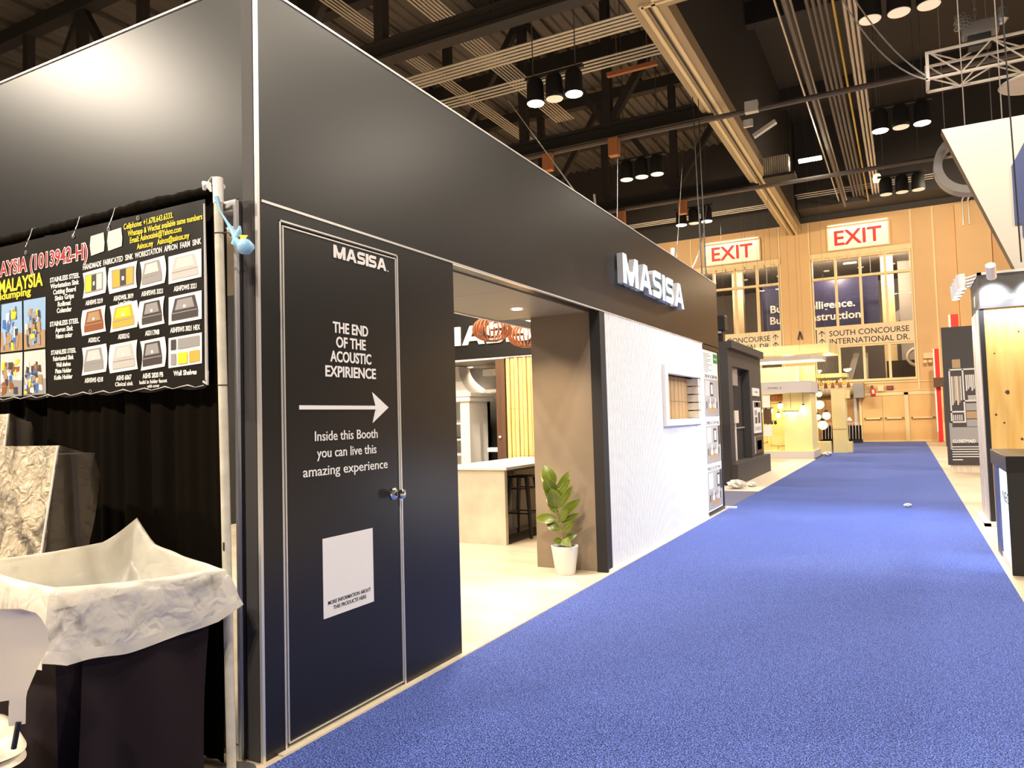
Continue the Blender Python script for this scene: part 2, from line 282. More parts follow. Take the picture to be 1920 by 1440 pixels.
# ================================================================ SETTING
struct(mb('concrete').box(-40, 25, -12, 38.3, -0.12, 0.0).build('floor'))
cb = mb('carpet').grid(lambda u, v: (-2.467 + 3.165 * u, -6 + 43.3 * v, 0.008), 2, 20)
cb.box(-2.467, 0.698, -6, 37.3, 0.0005, 0.007)
tag(cb.build('aisle_carpet'), 'long blue speckled carpet runner down the middle of the aisle', 'carpet')
tag(mb('bluegrey').box(-4.9, -2.48, 11.72, 14.3, 0.0, 0.006).build('floor_mat'), 'grey blue carpet patch between the black booth and the dark kiosk', 'carpet')
# ================================================================ MAIN BLACK BOOTH
X0 = -2.52
B = thing('exhibition_booth', (-2.52, 2.37, 0), 'large black exhibition booth with a tall fascia, a doorway and a white ribbed wall', 'exhibition booth')
mb('black').box(-7.6, -2.607, 2.375, 2.45, 2.49, 3.49).box(-7.6, -2.80, 2.375, 2.45, 0, 2.49).box(-2.635, -2.607, 2.375, 2.45, 0, 2.49).build('side_panel', B)
mb('charcoal').box(-2.605, -2.535, 2.37, 2.45, 0.0, 3.475).build('corner_post', B)
mb('black').box(-2.64, X0, 2.385, 2.505, 0.0, 2.462).box(-2.64, X0, 3.412, 4.0, 0.0, 2.462).box(-2.64, X0, 2.505, 3.412, 2.408, 2.462).build('front_panel', B)
mb('black').box(-2.66, X0, 2.385, 11.65, 2.474, 3.468).build('fascia', B)
t = mb('alu')
t.box(-2.68, X0 + 0.004, 2.37, 11.652, 3.468, 3.480).box(X0 - 0.02, X0 + 0.004, 2.40, 10.62, 2.462, 2.474).box(X0 - 0.012, X0 + 0.003, 2.372, 2.387, 0.0, 3.468).box(-7.6, -2.54, 2.368, 2.45, 3.49, 3.499)
t.build('edge_trim', B)
# door with frame strips, knob and lettering
D = mb('black').box(-2.60, X0 - 0.004, 2.534, 3.388, 0.028, 2.378).build('door', B)
fr = mb('alu')
for y in (2.505, 3.402): fr.box(X0 - 0.02, X0 + 0.003, y, y + 0.009, 0.0, 2.408)
for y in (2.526, 3.388): fr.box(X0 - 0.02, X0 + 0.001, y, y + 0.007, 0.028, 2.385)
fr.box(X0 - 0.02, X0 + 0.003, 2.505, 3.411, 2.399, 2.407).box(X0 - 0.02, X0 + 0.001, 2.53, 3.39, 2.378, 2.385).box(X0 - 0.02, X0 + 0.001, 2.53, 3.39, 0.022, 0.028)
fr.build('door_frame', B)
kb = mb('chrome'); kb.M = Matrix.Translation((X0 - 0.004, 3.335, 1.062)) @ Matrix.Rotation(math.pi / 2, 4, 'Y')
kb.lathe([(0.034, 0), (0.034, 0.006), (0.028, 0.011), (0.013, 0.014), (0.012, 0.036), (0.020, 0.042), (0.027, 0.054), (0.027, 0.066), (0.020, 0.074), (0.008, 0.076), (0.0, 0.076)], n=28); kb.build('door_knob', D, smooth=40)
O = lambda y, z: (X0 - 0.002, y, z)
lg = mb('decal'); logo(lg, O(2.875, 2.297), PY, PZ, 0.435, 0.066, 0.003); lg.text('.', O(3.318, 2.297), PY, PZ, 0.05); lg.build('door_logo', D)
for s_, z in (('THE END', 1.916), ('OF THE', 1.842), ('ACOUSTIC', 1.768), ('EXPIRIENCE', 1.692)):
    tx = mb('decal').text(s_, O(3.0, z), PY, PZ, 0.056, {'THE END': 0.275, 'OF THE': 0.232, 'ACOUSTIC': 0.32, 'EXPIRIENCE': 0.395}[s_], 'c', 0.022); tx.build('heading_line', D)
ar = mb('decal').box(X0 - 0.004, X0, 2.622, 3.20, 1.527, 1.547); ar.poly(O(0, 0), PY, PZ, [(3.165, 1.455), (3.305, 1.538), (3.165, 1.62), (3.195, 1.538)], 0.003); ar.build('arrow', D)
for s_, z, w in (('Inside this Booth', 1.375, 0.48), ('you can live this', 1.293, 0.455), ('amazing experience', 1.207, 0.645)):
    tx = mb('decal').text(s_, O(2.962, z), PY, PZ, 0.05, w, 'c', 0.004); tx.build('text_line', D)
cd_ = mb('decal').box(X0 - 0.006, X0 - 0.001, 2.766, 3.146, 0.517, 0.90)
cd_.use('ink').text('MORE INFORMATION ABOUT', (X0 - 0.001, 2.958, 0.578), PY, PZ, 0.019, 0.325, 'c', 0.008, 0.001).text('THIS PRODUCTS HERE', (X0 - 0.001, 2.958, 0.549), PY, PZ, 0.019, 0.25, 'c', 0.008, 0.001)
cd_.build('sticker', D)['label'] = 'white sticker on the door'
# doorway: soffit, pier and black jamb
mb('soffit').box(-3.63, -2.665, 4.0, 5.1, 2.464, 2.52).box(-3.63, -2.665, 5.104, 6.6, 2.464, 2.52).box(-9, -2.66, 2.45, 4.0, 2.464, 2.52).build('soffit', B)
mb('lightgrey').box(-3.67, -3.63, 4.0, 10.1, 2.455, 2.53).build('soffit_edge', B)
mb('taupe').box(-3.262, -2.622, 6.60, 6.70, 0.0, 2.464).build('pier', B)
mb('blackflat').box(-2.622, X0 + 0.002, 6.565, 6.70, 0.0, 2.464).build('jamb', B)
mb('black').box(-2.64, -2.60, 2.45, 4.0, 0, 2.46).build('inner_lining', B)
# white ribbed wall with a niche window
fb = mb('fluted')
def ribs(y0, y1, z0, z1):
    n = max(2, round((y1 - y0) / 0.046)); p = (y1 - y0) / n; prof = []
    for i in range(n):
        a = y0 + i * p
        prof += [(a, X0 - 0.011), (a + p * 0.22, X0 - 0.011), (a + p * 0.34, X0), (a + p * 0.88, X0)]
    prof.append((y1, X0 - 0.011))
    fb.add([(x, y, z) for z in (z0, z1) for y, x in prof], [(i, i + 1, i + 1 + len(prof), i + len(prof)) for i in range(len(prof) - 1)])
ribs(6.585, 8.60, 0.03, 2.462); ribs(8.60, 10.26, 0.03, 1.36); ribs(8.60, 10.26, 2.02, 2.462); ribs(10.26, 10.585, 0.03, 2.462)
fb.box(-2.60, X0 - 0.012, 6.70, 8.60, 0.0, 2.46).box(-2.60, X0 - 0.012, 8.6, 10.26, 0.0, 1.36).box(-2.60, X0 - 0.012, 8.6, 10.26, 2.02, 2.46).box(-2.60, X0 - 0.012, 10.26, 10.6, 0, 2.46).box(-2.54, X0 + 0.004, 6.60, 10.6, 0.0, 0.03)
fb.build('ribbed_wall', B)
nf = mb('white').box(-2.56, X0 + 0.045, 8.54, 8.66, 1.325, 2.06).box(-2.56, X0 + 0.045, 10.25, 10.34, 1.325, 2.06).box(-2.56, X0 + 0.045, 8.66, 10.25, 1.955, 2.06).box(-2.56, X0 + 0.045, 8.66, 10.25, 1.325, 1.405)
N = nf.build('niche_frame', B, bevel=0.006)
ns = mb('oak')
for i in range(9):
    y = 8.66 + i * 0.177
    for z0, z1 in ((1.405, 1.632), (1.636, 1.955)): ns.box(-2.70, -2.655, y + 0.006, y + 0.170, z0, z1)
ns.use('brownwood').box(-2.72, -2.70, 8.6, 10.25, 1.38, 2.0); ns.build('slat_panel', N)
nb = mb('offwhite')
for i in range(5): nb.box(-2.70, X0 + 0.02, 10.18, 10.255, 1.41 + i * 0.11, 1.505 + i * 0.11)
nb.build('brick_reveal', N)
# rear of the booth seen through the doorway
mb('black').box(-9.0, -3.30, 10.10, 10.22, 2.43, 3.47).build('rear_header', B)
mb('lightgrey').box(-9.0, -5.45, 10.085, 10.22, 2.405, 2.43).box(-5.46, -3.30, 10.085, 10.1, 2.415, 2.43).build('header_trim', B)
rl = mb('decal'); logo(rl, (-6.70, 10.10, 2.66), PX, PZ, 2.20, 0.30, 0.03); rl.build('rear_lettering', B)
sw = mb('slat'); 
for i in range(30):
    x = -5.44 + i * 0.0715
    for z0, z1 in ((0.0, 0.9), (0.903, 1.62), (1.623, 2.412)): sw.box(x, x + 0.058, 10.10 + (0.012 if i % 2 else 0), 10.14, z0, z1)
sw.use('oak').box(-5.46, -3.30, 10.14, 10.2, 0, 2.415); sw.build('slat_wall', B)
mb('brownwood').box(-5.62, -5.465, 10.09, 10.45, 0, 2.40).build('door_leaf', B)
mb('soffit').box(-9.0, -5.465, 10.22, 13.0, 2.40, 2.44).build('rear_soffit', B)
mb('blackflat').box(-9.0, -5.6, 13.0, 13.1, 0, 2.4).box(-9.1, -9.0, 2.45, 13.1, 0, 3.47).box(-3.30, -3.20, 6.70, 11.65, 0, 3.4).box(-9, -2.66, 11.56, 11.65, 0, 3.46).build('rear_walls', B)
mb('vinyl').box(-9.0, X0 + 0.035, 2.46, 11.6, 0.0, 0.006).build('booth_floor', B)
mb('black').box(-2.64, X0 - 0.001, 10.60, 11.65, 0, 0.05).box(-2.64, X0 - 0.001, 10.6, 11.65, 2.40, 2.462).box(-2.64, X0 + 0.0, 11.585, 11.65, 0, 2.46).box(-2.64, X0 - 0.03, 10.6, 11.6, 0.05, 2.4).build('end_frame', B)
mb('decal').box(X0 - 0.01, X0 + 0.16, 11.655, 11.75, 0.0, 0.03).build('floor_strip', B)
# downlights
for x, y, z in ((-3.10, 6.0, 2.462), (-6.75, 11.2, 2.398)):
    d = thing('downlight', (x, y, z), 'small lit recessed downlight in the soffit over the doorway' if y < 7 else 'small lit downlight over the white cooker hood', 'downlight')
    mb('lensdim' if 0 else 'lenson').lathe([(0.0, -0.004), (0.045, -0.004), (0.045, 0.0)], (x, y, z)).build('lens', d); mb('white').lathe([(0.045, -0.006), (0.06, -0.006), (0.06, 0.0)], (x, y, z), cap=False).build('ring', d)
spot((-3.10, 6.0, 2.44), (-3.10, 6.0, 0), 130, WARM, 120, 0.8, 0.05)
spot((-2.95, 4.9, 2.44), (-3.1, 5.2, 0), 170, WARM, 130, 0.8, 0.05)
spot((-6.75, 11.2, 2.37), (-6.75, 11.2, 0), 130, WARM, 130, 0.8, 0.05)
area((-5.0, 8.2, 3.4), (-5.0, 8.2, 0), 260, WARM, 2.6, 3.2)
# illuminated sign
SG = thing('illuminated_sign', (-2.52, 8.25, 2.80), 'row of lit white box letters on the black fascia over the white ribbed wall', 'sign')
logo(None, (X0 + 0.012, 7.085, 2.80), PY, PZ, 2.34, 0.305, 0.062, 'letterlit', 'lettercan', parent=SG)
# interior poster strip
P = thing('poster', (X0, 11.1, 0.06), 'tall narrow poster of pale room photographs at the end of the white ribbed wall', 'poster')
o_ = (X0 - 0.012, 10.62, 0.0); pp = mb('decal').box(X0 - 0.03, X0 - 0.012, 10.62, 11.57, 0.06, 2.39)
def R(b, m, a0, z0, a1, z1, l): b.use(m).rect(o_, PY, PZ, a0, z0, a1, z1, l)
pp.build('poster_sheet', P)
for z0, kind in ((1.42, 0), (0.74, 1), (0.08, 2)):
    q = mb(); R(q, 'roomprint', 0.03, z0, 0.93, z0 + 0.55, 0.001); R(q, 'greyprint', 0.03, z0, 0.93, z0 + 0.13, 0.002)
    R(q, 'lightgrey' if kind != 2 else 'white', 0.10, z0 + 0.30, 0.36, z0 + 0.52, 0.002)
    R(q, 'darkprint', 0.40 + 0.1 * kind, z0 + 0.30, 0.58 + 0.1 * kind, z0 + 0.50, 0.003); R(q, 'white', 0.43 + 0.1 * kind, z0 + 0.33, 0.55 + 0.1 * kind, z0 + 0.47, 0.004)
    R(q, 'tanprint', 0.22, z0 + 0.05, 0.74, z0 + 0.15, 0.003); R(q, 'paleprint', 0.28, z0 + 0.13, 0.68, z0 + 0.19, 0.004)
    for i in range(7): R(q, ('darkprint', 'tanprint', 'decal')[i % 3], 0.12 + i * 0.11, z0 + 0.12, 0.16 + i * 0.11, z0 + 0.22 + 0.03 * (i % 3), 0.005)
    if kind: R(q, 'darkprint', 0.80, z0 + 0.26, 0.92, z0 + 0.54, 0.005)
    q.build('room_picture', P)
q = mb('greenprint'); R(q, 'greenprint', 0.66, 2.22, 0.93, 2.36, 0.001); q.use('decal').text('MASISA', (X0 - 0.01, 11.415, 2.27), PY, PZ, 0.03, 0.18, 'c', 0.01, 0.001)
q.build('green_label', P)
for z, s_ in ((1.985, 'CONCAVE ACCENT WALL'), (1.305, 'CONVEX ACCENT WALL'), (0.645, 'MIXED DECOR WALL')): q = mb('ink').text(s_, (X0 - 0.011, 11.095, z), PY, PZ, 0.05, 0.86, 'c', 0.0, 0.001); q.build('caption', P)
q = mb()
for i in range(11): R(q, 'greyprint', 0.05, 2.33 - i * 0.026, 0.05 + 0.5 * (0.75 + 0.25 * math.sin(i * 2.3)), 2.342 - i * 0.026, 0.001)
q.build('poster_print', P)
# island counter, stool, plant, pendants, hood
I = thing('island_counter', (-4.5, 8.6, 0.006), 'pale stone island counter with a white top inside the black booth', 'counter')
mb('stone').box(-5.0, -4.15, 7.60, 7.66, 0.006, 0.872).build('end_panel', I); mb('worktop').box(-5.05, -4.11, 7.57, 9.75, 0.872, 0.905).build('worktop', I, bevel=0.004)
mb('grey').box(-5.0, -4.46, 7.66, 9.7, 0.006, 0.872).build('cabinet', I)
dl = mb('grey')
for i in range(3): dl.box(-4.46, -4.445, 7.70 + i * 0.66, 8.33 + i * 0.66, 0.08, 0.86)
dl.build('door', I); mb('charcoal').box(-4.46, -4.17, 7.66, 9.7, 0.84, 0.872).build('apron', I); mb('charcoal').box(-4.46, -4.15, 7.66, 9.7, 0.006, 0.012).build('overhang_shade', I)  # thin dark floor slab puts in the shade under the worktop overhang
vn = mb('offwhite')
for pts in (((-4.98, .2), (-4.86, .45), (-4.83, .62)), ((-4.6, .1), (-4.58, .4)), ((-4.45, .25), (-4.3, .42), (-4.2, .5)), ((-4.75, .55), (-4.62, .74)), ((-4.4, .62), (-4.28, .7))): vn.tube([(a, 7.6, c) for a, c in pts], 0.0016, 5)
vn.build('vein', I)
S = thing('bar_stool', (-4.27, 8.30, 0.006), 'black metal bar stool tucked under the island counter', 'stool')
mb('rubber').box(-4.42, -4.12, 8.15, 8.45, 0.735, 0.755).build('seat', S, bevel=0.012)
for a in (-1, 1):
    for c in (-1, 1):
        mb('rubber').tube([(-4.27 + a * 0.11, 8.30 + c * 0.11, 0.735), (-4.27 + a * 0.19, 8.30 + c * 0.19, 0.006)], [0.03, 0.018], 6).build('leg', S)
fb_ = mb('rubber')
for z, k in ((0.30, 0.155), (0.60, 0.125)): fb_.tube([(-4.27 - k, 8.3 - k, z), (-4.27 + k, 8.3 - k, z), (-4.27 + k, 8.3 + k, z), (-4.27 - k, 8.3 + k, z)], 0.009, 6, closed=True)
fb_.build('foot_rail', S)
PLc = Vector((-2.87, 6.39, 0.006)); PL = thing('potted_plant', PLc, 'green rubber plant in a white pot standing before the taupe pier', 'plant')
pb = mb('pot').lathe([(0.0, 0), (0.088, 0), (0.092, 0.01), (0.128, 0.262), (0.118, 0.264), (0.112, 0.225), (0.0, 0.225)], PLc, 32); pb.build('pot', PL, smooth=50)
mb('soil').lathe([(0.0, 0.238), (0.06, 0.236), (0.112, 0.228)], PLc, 20).build('soil', PL)
stp = [PLc + Vector(p) for p in ((0, 0, 0.22), (-0.02, 0.0, 0.33), (-0.05, 0.01, 0.46), (-0.075, 0.02, 0.60), (-0.09, 0.0, 0.74), (-0.12, 0.0, 0.86))]
mb('stem').tube(stp, [0.011, 0.010, 0.009, 0.008, 0.006, 0.004], 7).build('stem', PL, smooth=60)
def leaf(base, tip, w, curl=0.12):
    base, tip = Vector(base), Vector(tip); d = tip - base; L = d.length; d.normalize()
    view = Vector((0.40, -0.90, 0.35)); side = d.cross(view).normalized(); nn = side.cross(d).normalized(); b = mb('leaf')
    prof = [(0, 0.03), (0.06, 0.05), (0.14, 0.30), (0.28, 0.78), (0.45, 1.0), (0.62, 0.98), (0.78, 0.78), (0.90, 0.45), (0.97, 0.16), (1.0, 0.0)]
    vs = []; fs = []; nr = len(prof)
    for t, k in prof:
        c = base + d * (t * L) + nn * (curl * L * (math.sin(t * 2.6) - t * 0.7))
        for m_, q in ((-1, 1), (-0.94, 0.9), (0, 0), (0.94, 0.9), (1, 1)): vs.append(c + side * (m_ * k * w / 2) + nn * (0.10 * w * abs(m_) * k))
    b.add(vs, [])
    for i in range(nr - 1):
        for j in range(4):
            b.use('leafedge' if j in (0, 3) else 'leaf'); a = i * 5 + j; b.f.append([a, a + 1, a + 6, a + 5]); b.mi.append(b.cur)
    b.use('leafedge').tube([base - nn * 0.0, base + d * (L * 0.5) + nn * (curl * L * (math.sin(1.3) - 0.35) + 0.002), base + d * (L * 0.9) + nn * (curl * L * (math.sin(2.34) - 0.63) + 0.002)], [0.004, 0.003, 0.0015], 5)
    o = b.build('leaf', PL, smooth=70); return o
LV = [((-0.09, 0, .78), (-0.17, -0.02, .985), .125), ((-0.09, 0, .72), (-0.14, -0.09, .88), .12), ((-0.085, 0, .70), (0.04, 0.02, .93), .075), ((-0.085, 0, .66), (0.06, -0.03, .86), .06), ((-0.08, 0, .60), (-0.08, -0.08, .78), .12), ((-0.08, 0, .74), (-0.22, 0.02, .89), .055),
      ((-0.08, 0, .60), (-0.19, -0.01, .80), .05), ((-0.07, 0, .58), (0.075, -0.02, .79), .07), ((-0.06, 0, .52), (0.14, -0.02, .68), .085), ((-0.05, 0, .50), (-0.24, -0.05, .52), .09), ((-0.05, 0, .48), (0.05, -0.05, .60), .07), ((-0.05, 0, .46), (0.13, 0.0, .56), .05),
      ((-0.03, 0, .40), (-0.15, -0.03, .46), .085), ((-0.03, 0, .38), (0.08, -0.02, .49), .07), ((-0.02, 0, .32), (0.085, -0.10, .29), .075), ((-0.02, 0, .30), (-0.08, -0.06, .32), .06), ((-0.02, 0.0, .31), (0.09, 0.03, .37), .06), ((-0.08, 0, .66), (-0.16, -0.03, .70), .07), ((-0.09, 0, .80), (0.03, 0.0, .81), .06), ((-0.06, 0, .55), (-0.15, -0.01, .66), .06)]
for b0, t0, w0 in LV: leaf(PLc + Vector(b0), PLc + Vector(b0).lerp(Vector(t0), 1.16) + Vector((0.008, 0, -0.01)), w0 * 1.1)
def pendant(x, y, z, label):
    T = thing('pendant_lamp', (x, y, z), label, 'lamp', 'copper slat pendant lamps')
    for k in range(26):
        t = 2 * math.pi * k / 26; ca, sa = math.cos(t), math.sin(t); b = mb('copperwood'); prof = []
        for i in range(9):
            a = math.pi * (0.10 + 0.80 * i / 8); prof.append((0.25 * math.sin(a) ** 0.85, -0.155 * math.cos(a)))
        vs = []
        for r, h in prof:
            for rr, w in ((r, 0.0055), (max(r - 0.026, 0.02), 0.0055)):
                for sg in (-1, 1): vs.append((x + ca * rr - sa * w * sg, y + sa * rr + ca * w * sg, z + h))
        fs = []
        for i in range(8):
            a = i * 4; c = a + 4
            fs += [(a, a + 1, c + 1, c), (a + 3, a + 2, c + 2, c + 3), (a + 1, a + 3, c + 3, c + 1), (a + 2, a, c, c + 2)]
        b.add(vs, fs).build('slat', T)
    for zz, r in ((-0.15, 0.075), (0.15, 0.075)): mb('copperwood').lathe([(0.03, zz - 0.006), (r, zz - 0.006), (r, zz + 0.006), (0.03, zz + 0.006)], (x, y, z), 20).build('ring', T)
    mb('bulb').lathe([(0.0, -0.03), (0.025, -0.02), (0.034, 0.01), (0.028, 0.04), (0.014, 0.06), (0.0, 0.062)], (x, y, z + 0.03), 16).build('bulb', T, smooth=80)
    mb('ink').tube([(x, y, z + 0.09), (x, y, 3.4)], 0.004, 6).build('cord', T)
    point((x, y, z + 0.02), 5, (1.0, 0.66, 0.34), 0.05)
pendant(-4.50, 8.02, 2.585, 'copper wooden slat pendant lamp nearer the doorway over the island')
pendant(-4.50, 8.95, 2.585, 'copper wooden slat pendant lamp farther back, beside the taupe pier')
H = thing('range_hood', (-6.75, 10.9, 0.006), 'white flared cooker hood over open shelves at the back of the booth', 'range hood')
def hood(u, v):
    hw = 0.26 + 0.32 * (1 - v) ** 2.2; hd = 0.18 + 0.20 * (1 - v) ** 2.2; a = [(-hw, -hd), (hw, -hd), (hw, hd), (-hw, hd)][int(u * 4) % 4]; return (-6.98 + a[0], 10.95 + a[1], 1.93 + 0.46 * v)
mb('white').grid(hood, 4, 12, wrap=True).build('hood', H)
mb('white').box(-7.62, -6.35, 10.53, 11.37, 1.86, 1.93).box(-7.59, -6.38, 10.55, 11.35, 1.78, 1.86).build('cornice', H, bevel=0.01)
mb('white').box(-7.54, -7.14, 10.60, 11.3, 0.0, 1.78).box(-6.60, -6.42, 10.60, 11.3, 0, 1.78).box(-7.54, -6.42, 11.2, 11.3, 0.0, 1.78).build('cabinet_side', H)
for z in (0.88, 1.13, 1.40): mb('white').box(-7.14, -6.60, 10.62, 11.2, z, z + 0.03).build('shelf', H)
for x, y, z, h, l in ((-6.86, 10.75, 1.43, 0.17, 'white canister on the upper shelf under the cooker hood'),):
    j = tag(mb('pot').lathe([(0, 0), (0.06, 0), (0.06, h), (0, h)], (x, y, z), 16).build('canister', smooth=40), l, 'canister')
tag(mb('ink').box(-6.85, -6.67, 10.7, 10.8, 1.16, 1.185).build('tray', bevel=0.004), 'small dark tray on the middle shelf under the cooker hood', 'tray')
BR = thing('wall_shelf', (-6.0, 10.8, 0.006), 'white shelf post with two bracket shelves beside the brown door leaf', 'shelf')
mb('white').box(-5.99, -5.93, 10.82, 10.9, 0.0, 2.32).build('post', BR); mb('white').box(-6.25, -5.98, 10.78, 10.9, 2.20, 2.31).build('bracket', BR); mb('white').box(-6.25, -5.98, 10.78, 10.9, 1.92, 1.97).build('shelf', BR); mb('white').box(-6.2, -5.98, 10.78, 10.9, 0.93, 1.0).build('base_shelf', BR)
for z in (1.18,): tag(mb('decal').lathe([(0, 0), (0.02, 0), (0.02, 0.03), (0, 0.03)], (-5.56, 10.07, z), 10).build('coat_hook'), 'small white peg on the brown door leaf', 'peg')
from mathutils import noise as mnoise
# ================================================================ PIPE AND DRAPE STAND AT LEFT
PO = thing('drape_pole', (-2.572, 2.25, 0), 'tall worn cream pole at the right end of the black drape', 'pole')
mb('pole').tube([(-2.572, 2.25, 0.006), (-2.595, 2.25, 1.2), (-2.622, 2.25, 2.44)], 0.0195, 20).build('tube', PO, smooth=40)
mb('paper').tube([(-2.621, 2.25, 2.435), (-2.624, 2.25, 2.548)], 0.0225, 20).build('tape_wrap', PO, smooth=40)
for z, x in ((2.30, -2.619), (1.635, -2.604)): mb('ink').tube([(x + 0.021 * math.cos(k * math.pi / 8), 2.25 + 0.021 * math.sin(k * math.pi / 8), z) for k in range(16)], 0.0022, 5, closed=True).build('wire_tie', PO)
mb('ink').box(-2.589, -2.581, 2.229, 2.231, 0.93, 0.965).build('slot', PO)
mb('steel').tube([(-2.572, 2.25, 0.0), (-2.572, 2.25, 0.006)], 0.10, 16).build('base_plate', PO)
DR = thing('drape', (-3.9, 2.30, 0), 'black gathered drape hanging from a rod behind the printed banner', 'drape')
def drp(u, v):
    x = -5.2 + (5.2 - 2.665) * u; z = 0.01 + 2.49 * v
    return (x, 2.300 + (0.017 + 0.010 * v) * math.sin(x * 31 + 0.6 * math.sin(z * 2 + x * 5)) * (0.55 + 0.45 * math.sin(x * 7.3)) + 0.006 * math.sin(x * 71 + z), z)
mb('drape').grid(drp, 190, 10).build('curtain', DR, smooth=80)
def slv(u, v):
    x = -5.2 + (5.2 - 2.68) * v; r = 0.024 + 0.0012 * math.sin(x * 90) + 0.002 * math.sin(x * 37 + 1) + 0.007 * max(0, math.sin(x * 4.1 + 2)) ** 3; a = 2 * math.pi * u
    return (x, 2.285 + r * math.cos(a), 2.515 + r * 1.05 * math.sin(a))
mb('drape').grid(slv, 12, 240, wrap=True).build('rod_sleeve', DR, smooth=80)
mb('alu').tube([(-2.70, 2.285, 2.515), (-2.615, 2.27, 2.515)], 0.012, 10).build('rod', DR)
BN = thing('banner', (-3.6, 2.235, 1.63), 'black printed sink banner with white, yellow and red lettering tied to the drape rod', 'banner')
YB = 2.235
def wv(x, z): return 0.003 * math.sin(x * 8.0 + z * 5.0) * min(1.0, (2.5 - z) * 1.3) + 0.001 * math.sin(x * 17 - z * 9)
def bend(b):
    b.v = [Vector((p.x, p.y + wv(p.x, p.z), p.z)) for p in b.v]; return b
def bsurf(u, v):
    x = -4.75 + (4.75 - 2.688) * u; zt = 2.462; zb = 1.628 + 0.006 * math.sin(x * 21)
    return (x, YB, zb + (zt - zb) * v)
bend(mb('banner').grid(bsurf, 90, 30)).build('sheet', BN, smooth=80)
tr = mb('lightgrey').tube([(-2.690, YB - 0.004, 2.44), (-2.684, YB - 0.004, 2.1), (-2.680, YB - 0.004, 1.66)], [0.004, 0.006, 0.007], 8)
tr.tube([(-2.70, YB - 0.004, 1.655), (-2.672, YB - 0.008, 1.64), (-2.674, YB - 0.006, 1.70)], 0.006, 6)
bend(tr).build('edge_hem', BN)
hm = mb('lightgrey')
hm.tube([(-4.7 + i * 0.05, YB - 0.003 - 0.003 * (i % 2), 1.632 + 0.006 * (i % 3)) for i in range(41)], [0.0012 + 0.002 * ((i * 7) % 3) / 2 for i in range(41)], 5)
bend(hm).build('bottom_crease', BN)
def bt(b, s_, x, z, h, w=None, al='l', bold=0.02, shear=0.0, lift=0.0016, rise=0.0):
    r = Vector((1, 0, rise)).normalized(); return b.text(s_, (x, YB - 0.0005, z), r, PZ, h, w, al, bold, 0.0006, lift, shear)
L1 = mb('decal'); bt(L1, 'MALAYSIA (1013942-H)', -3.525, 2.306, 0.078, 0.95, 'r', 0.055, rise=0.004); L1.use('redprint'); bt(L1, 'MALAYSIA (1013942-H)', -3.530, 2.306, 0.078, 0.94, 'r', 0.012, lift=0.0026, rise=0.004)
L1.use('yellow'); bt(L1, 'MALAYSIA', -3.90, 2.212, 0.07, 0.41, 'r', 0.03); bt(L1, 'Antidumping', -4.005, 2.174, 0.040, 0.42, 'r', 0.03)
for s_, x, z, w in (('Cellphone: +1.678.643.6333.', -3.245, 2.405, 0.35), ('Whatapp & Wechat available same numbers', -3.215, 2.368, 0.51), ('Email: Asinoxsink@Yahoo.com', -3.20, 2.334, 0.36), ('Asinox.my    Asinox@asinox.my', -3.15, 2.298, 0.36)): bt(L1, s_, x, z, 0.028, w, bold=0.02, rise=0.012)
L1.use('decal'); bt(L1, 'HANDMADE  FABRICATED  SINK  WORKSTATION  APRON  FARM  SINK', -3.565, 2.250, 0.027, 0.852, bold=0.02, rise=0.018)
for i, (s_, w) in enumerate((('STAINLESS STEEL', 0.245), ('Workstation Sink', 0.235), ('Cutting Board', 0.185), ('Sinks Grips', 0.155), ('Rollmat', 0.105), ('Colander', 0.12))): bt(L1, s_, -3.715, 2.217 - i * 0.0325, 0.025, w, 'c', 0.03)
for i, (s_, w) in enumerate((('STAINLESS STEEL', 0.235), ('Apron Sink', 0.145), ('Nano color', 0.135))): bt(L1, s_, -3.715, 1.99 - i * 0.0325, 0.025, w, 'c', 0.03)
for i, (s_, w) in enumerate((('STAINLESS STEEL', 0.21), ('Fabricated Sink', 0.175), ('Wall shelves', 0.125), ('Plate Holder', 0.14), ('Knife Holder', 0.16))): bt(L1, s_, -3.72, 1.845 - i * 0.032, 0.023, w, 'c', 0.03)
cols = [(-3.567, -3.385), (-3.355, -3.148), (-3.128, -2.955), (-2.928, -2.712)]; rows = [(2.108, 2.234), (1.922, 2.048), (1.726, 1.862)]
CAP = [['ASHSWS 3219', 'ASHDWSL 3019', 'ASHFSWS 3321', 'ASHFDWS 3321'], ['AS3021C', 'AS3021G', 'AS3117MB', 'ASHFSWS 3021 HEX'], ['ASHSWS 4218', 'ASHS 6067', 'ASHS 2820 PB', 'Wall Shelves']]
for j in range(3):
    for i in range(4):
        x0, x1 = cols[i]; bt(L1, CAP[j][i], (x0 + x1) / 2, rows[j][0] - 0.036, 0.023, min(0.9 * (x1 - x0), 0.0125 * len(CAP[j][i])), 'c', 0.03)
bt(L1, 'Low Divider', -3.24, 2.048, 0.018, 0.10, 'c', 0.02); bt(L1, 'Clinical sink', -3.25, 1.662, 0.02, 0.13, 'c', 0.02); bt(L1, 'build in folder faucet', -3.04, 1.664, 0.018, 0.20, 'c', 0.02); bt(L1, 'with cover', -3.04, 1.645, 0.015, 0.09, 'c', 0.02)
bend(L1).build('lettering', BN)
def bp(b, m, pts, l): b.use(m); return b.poly((0, YB - l, 0), PX, PZ, pts)
SP = [['yellow', 'gold', 'greyprint', 'lightgrey'], ['copper', 'gold', 'darkprint', 'darkprint'], ['greyprint', 'lightgrey', 'darkprint', 'greyprint']]
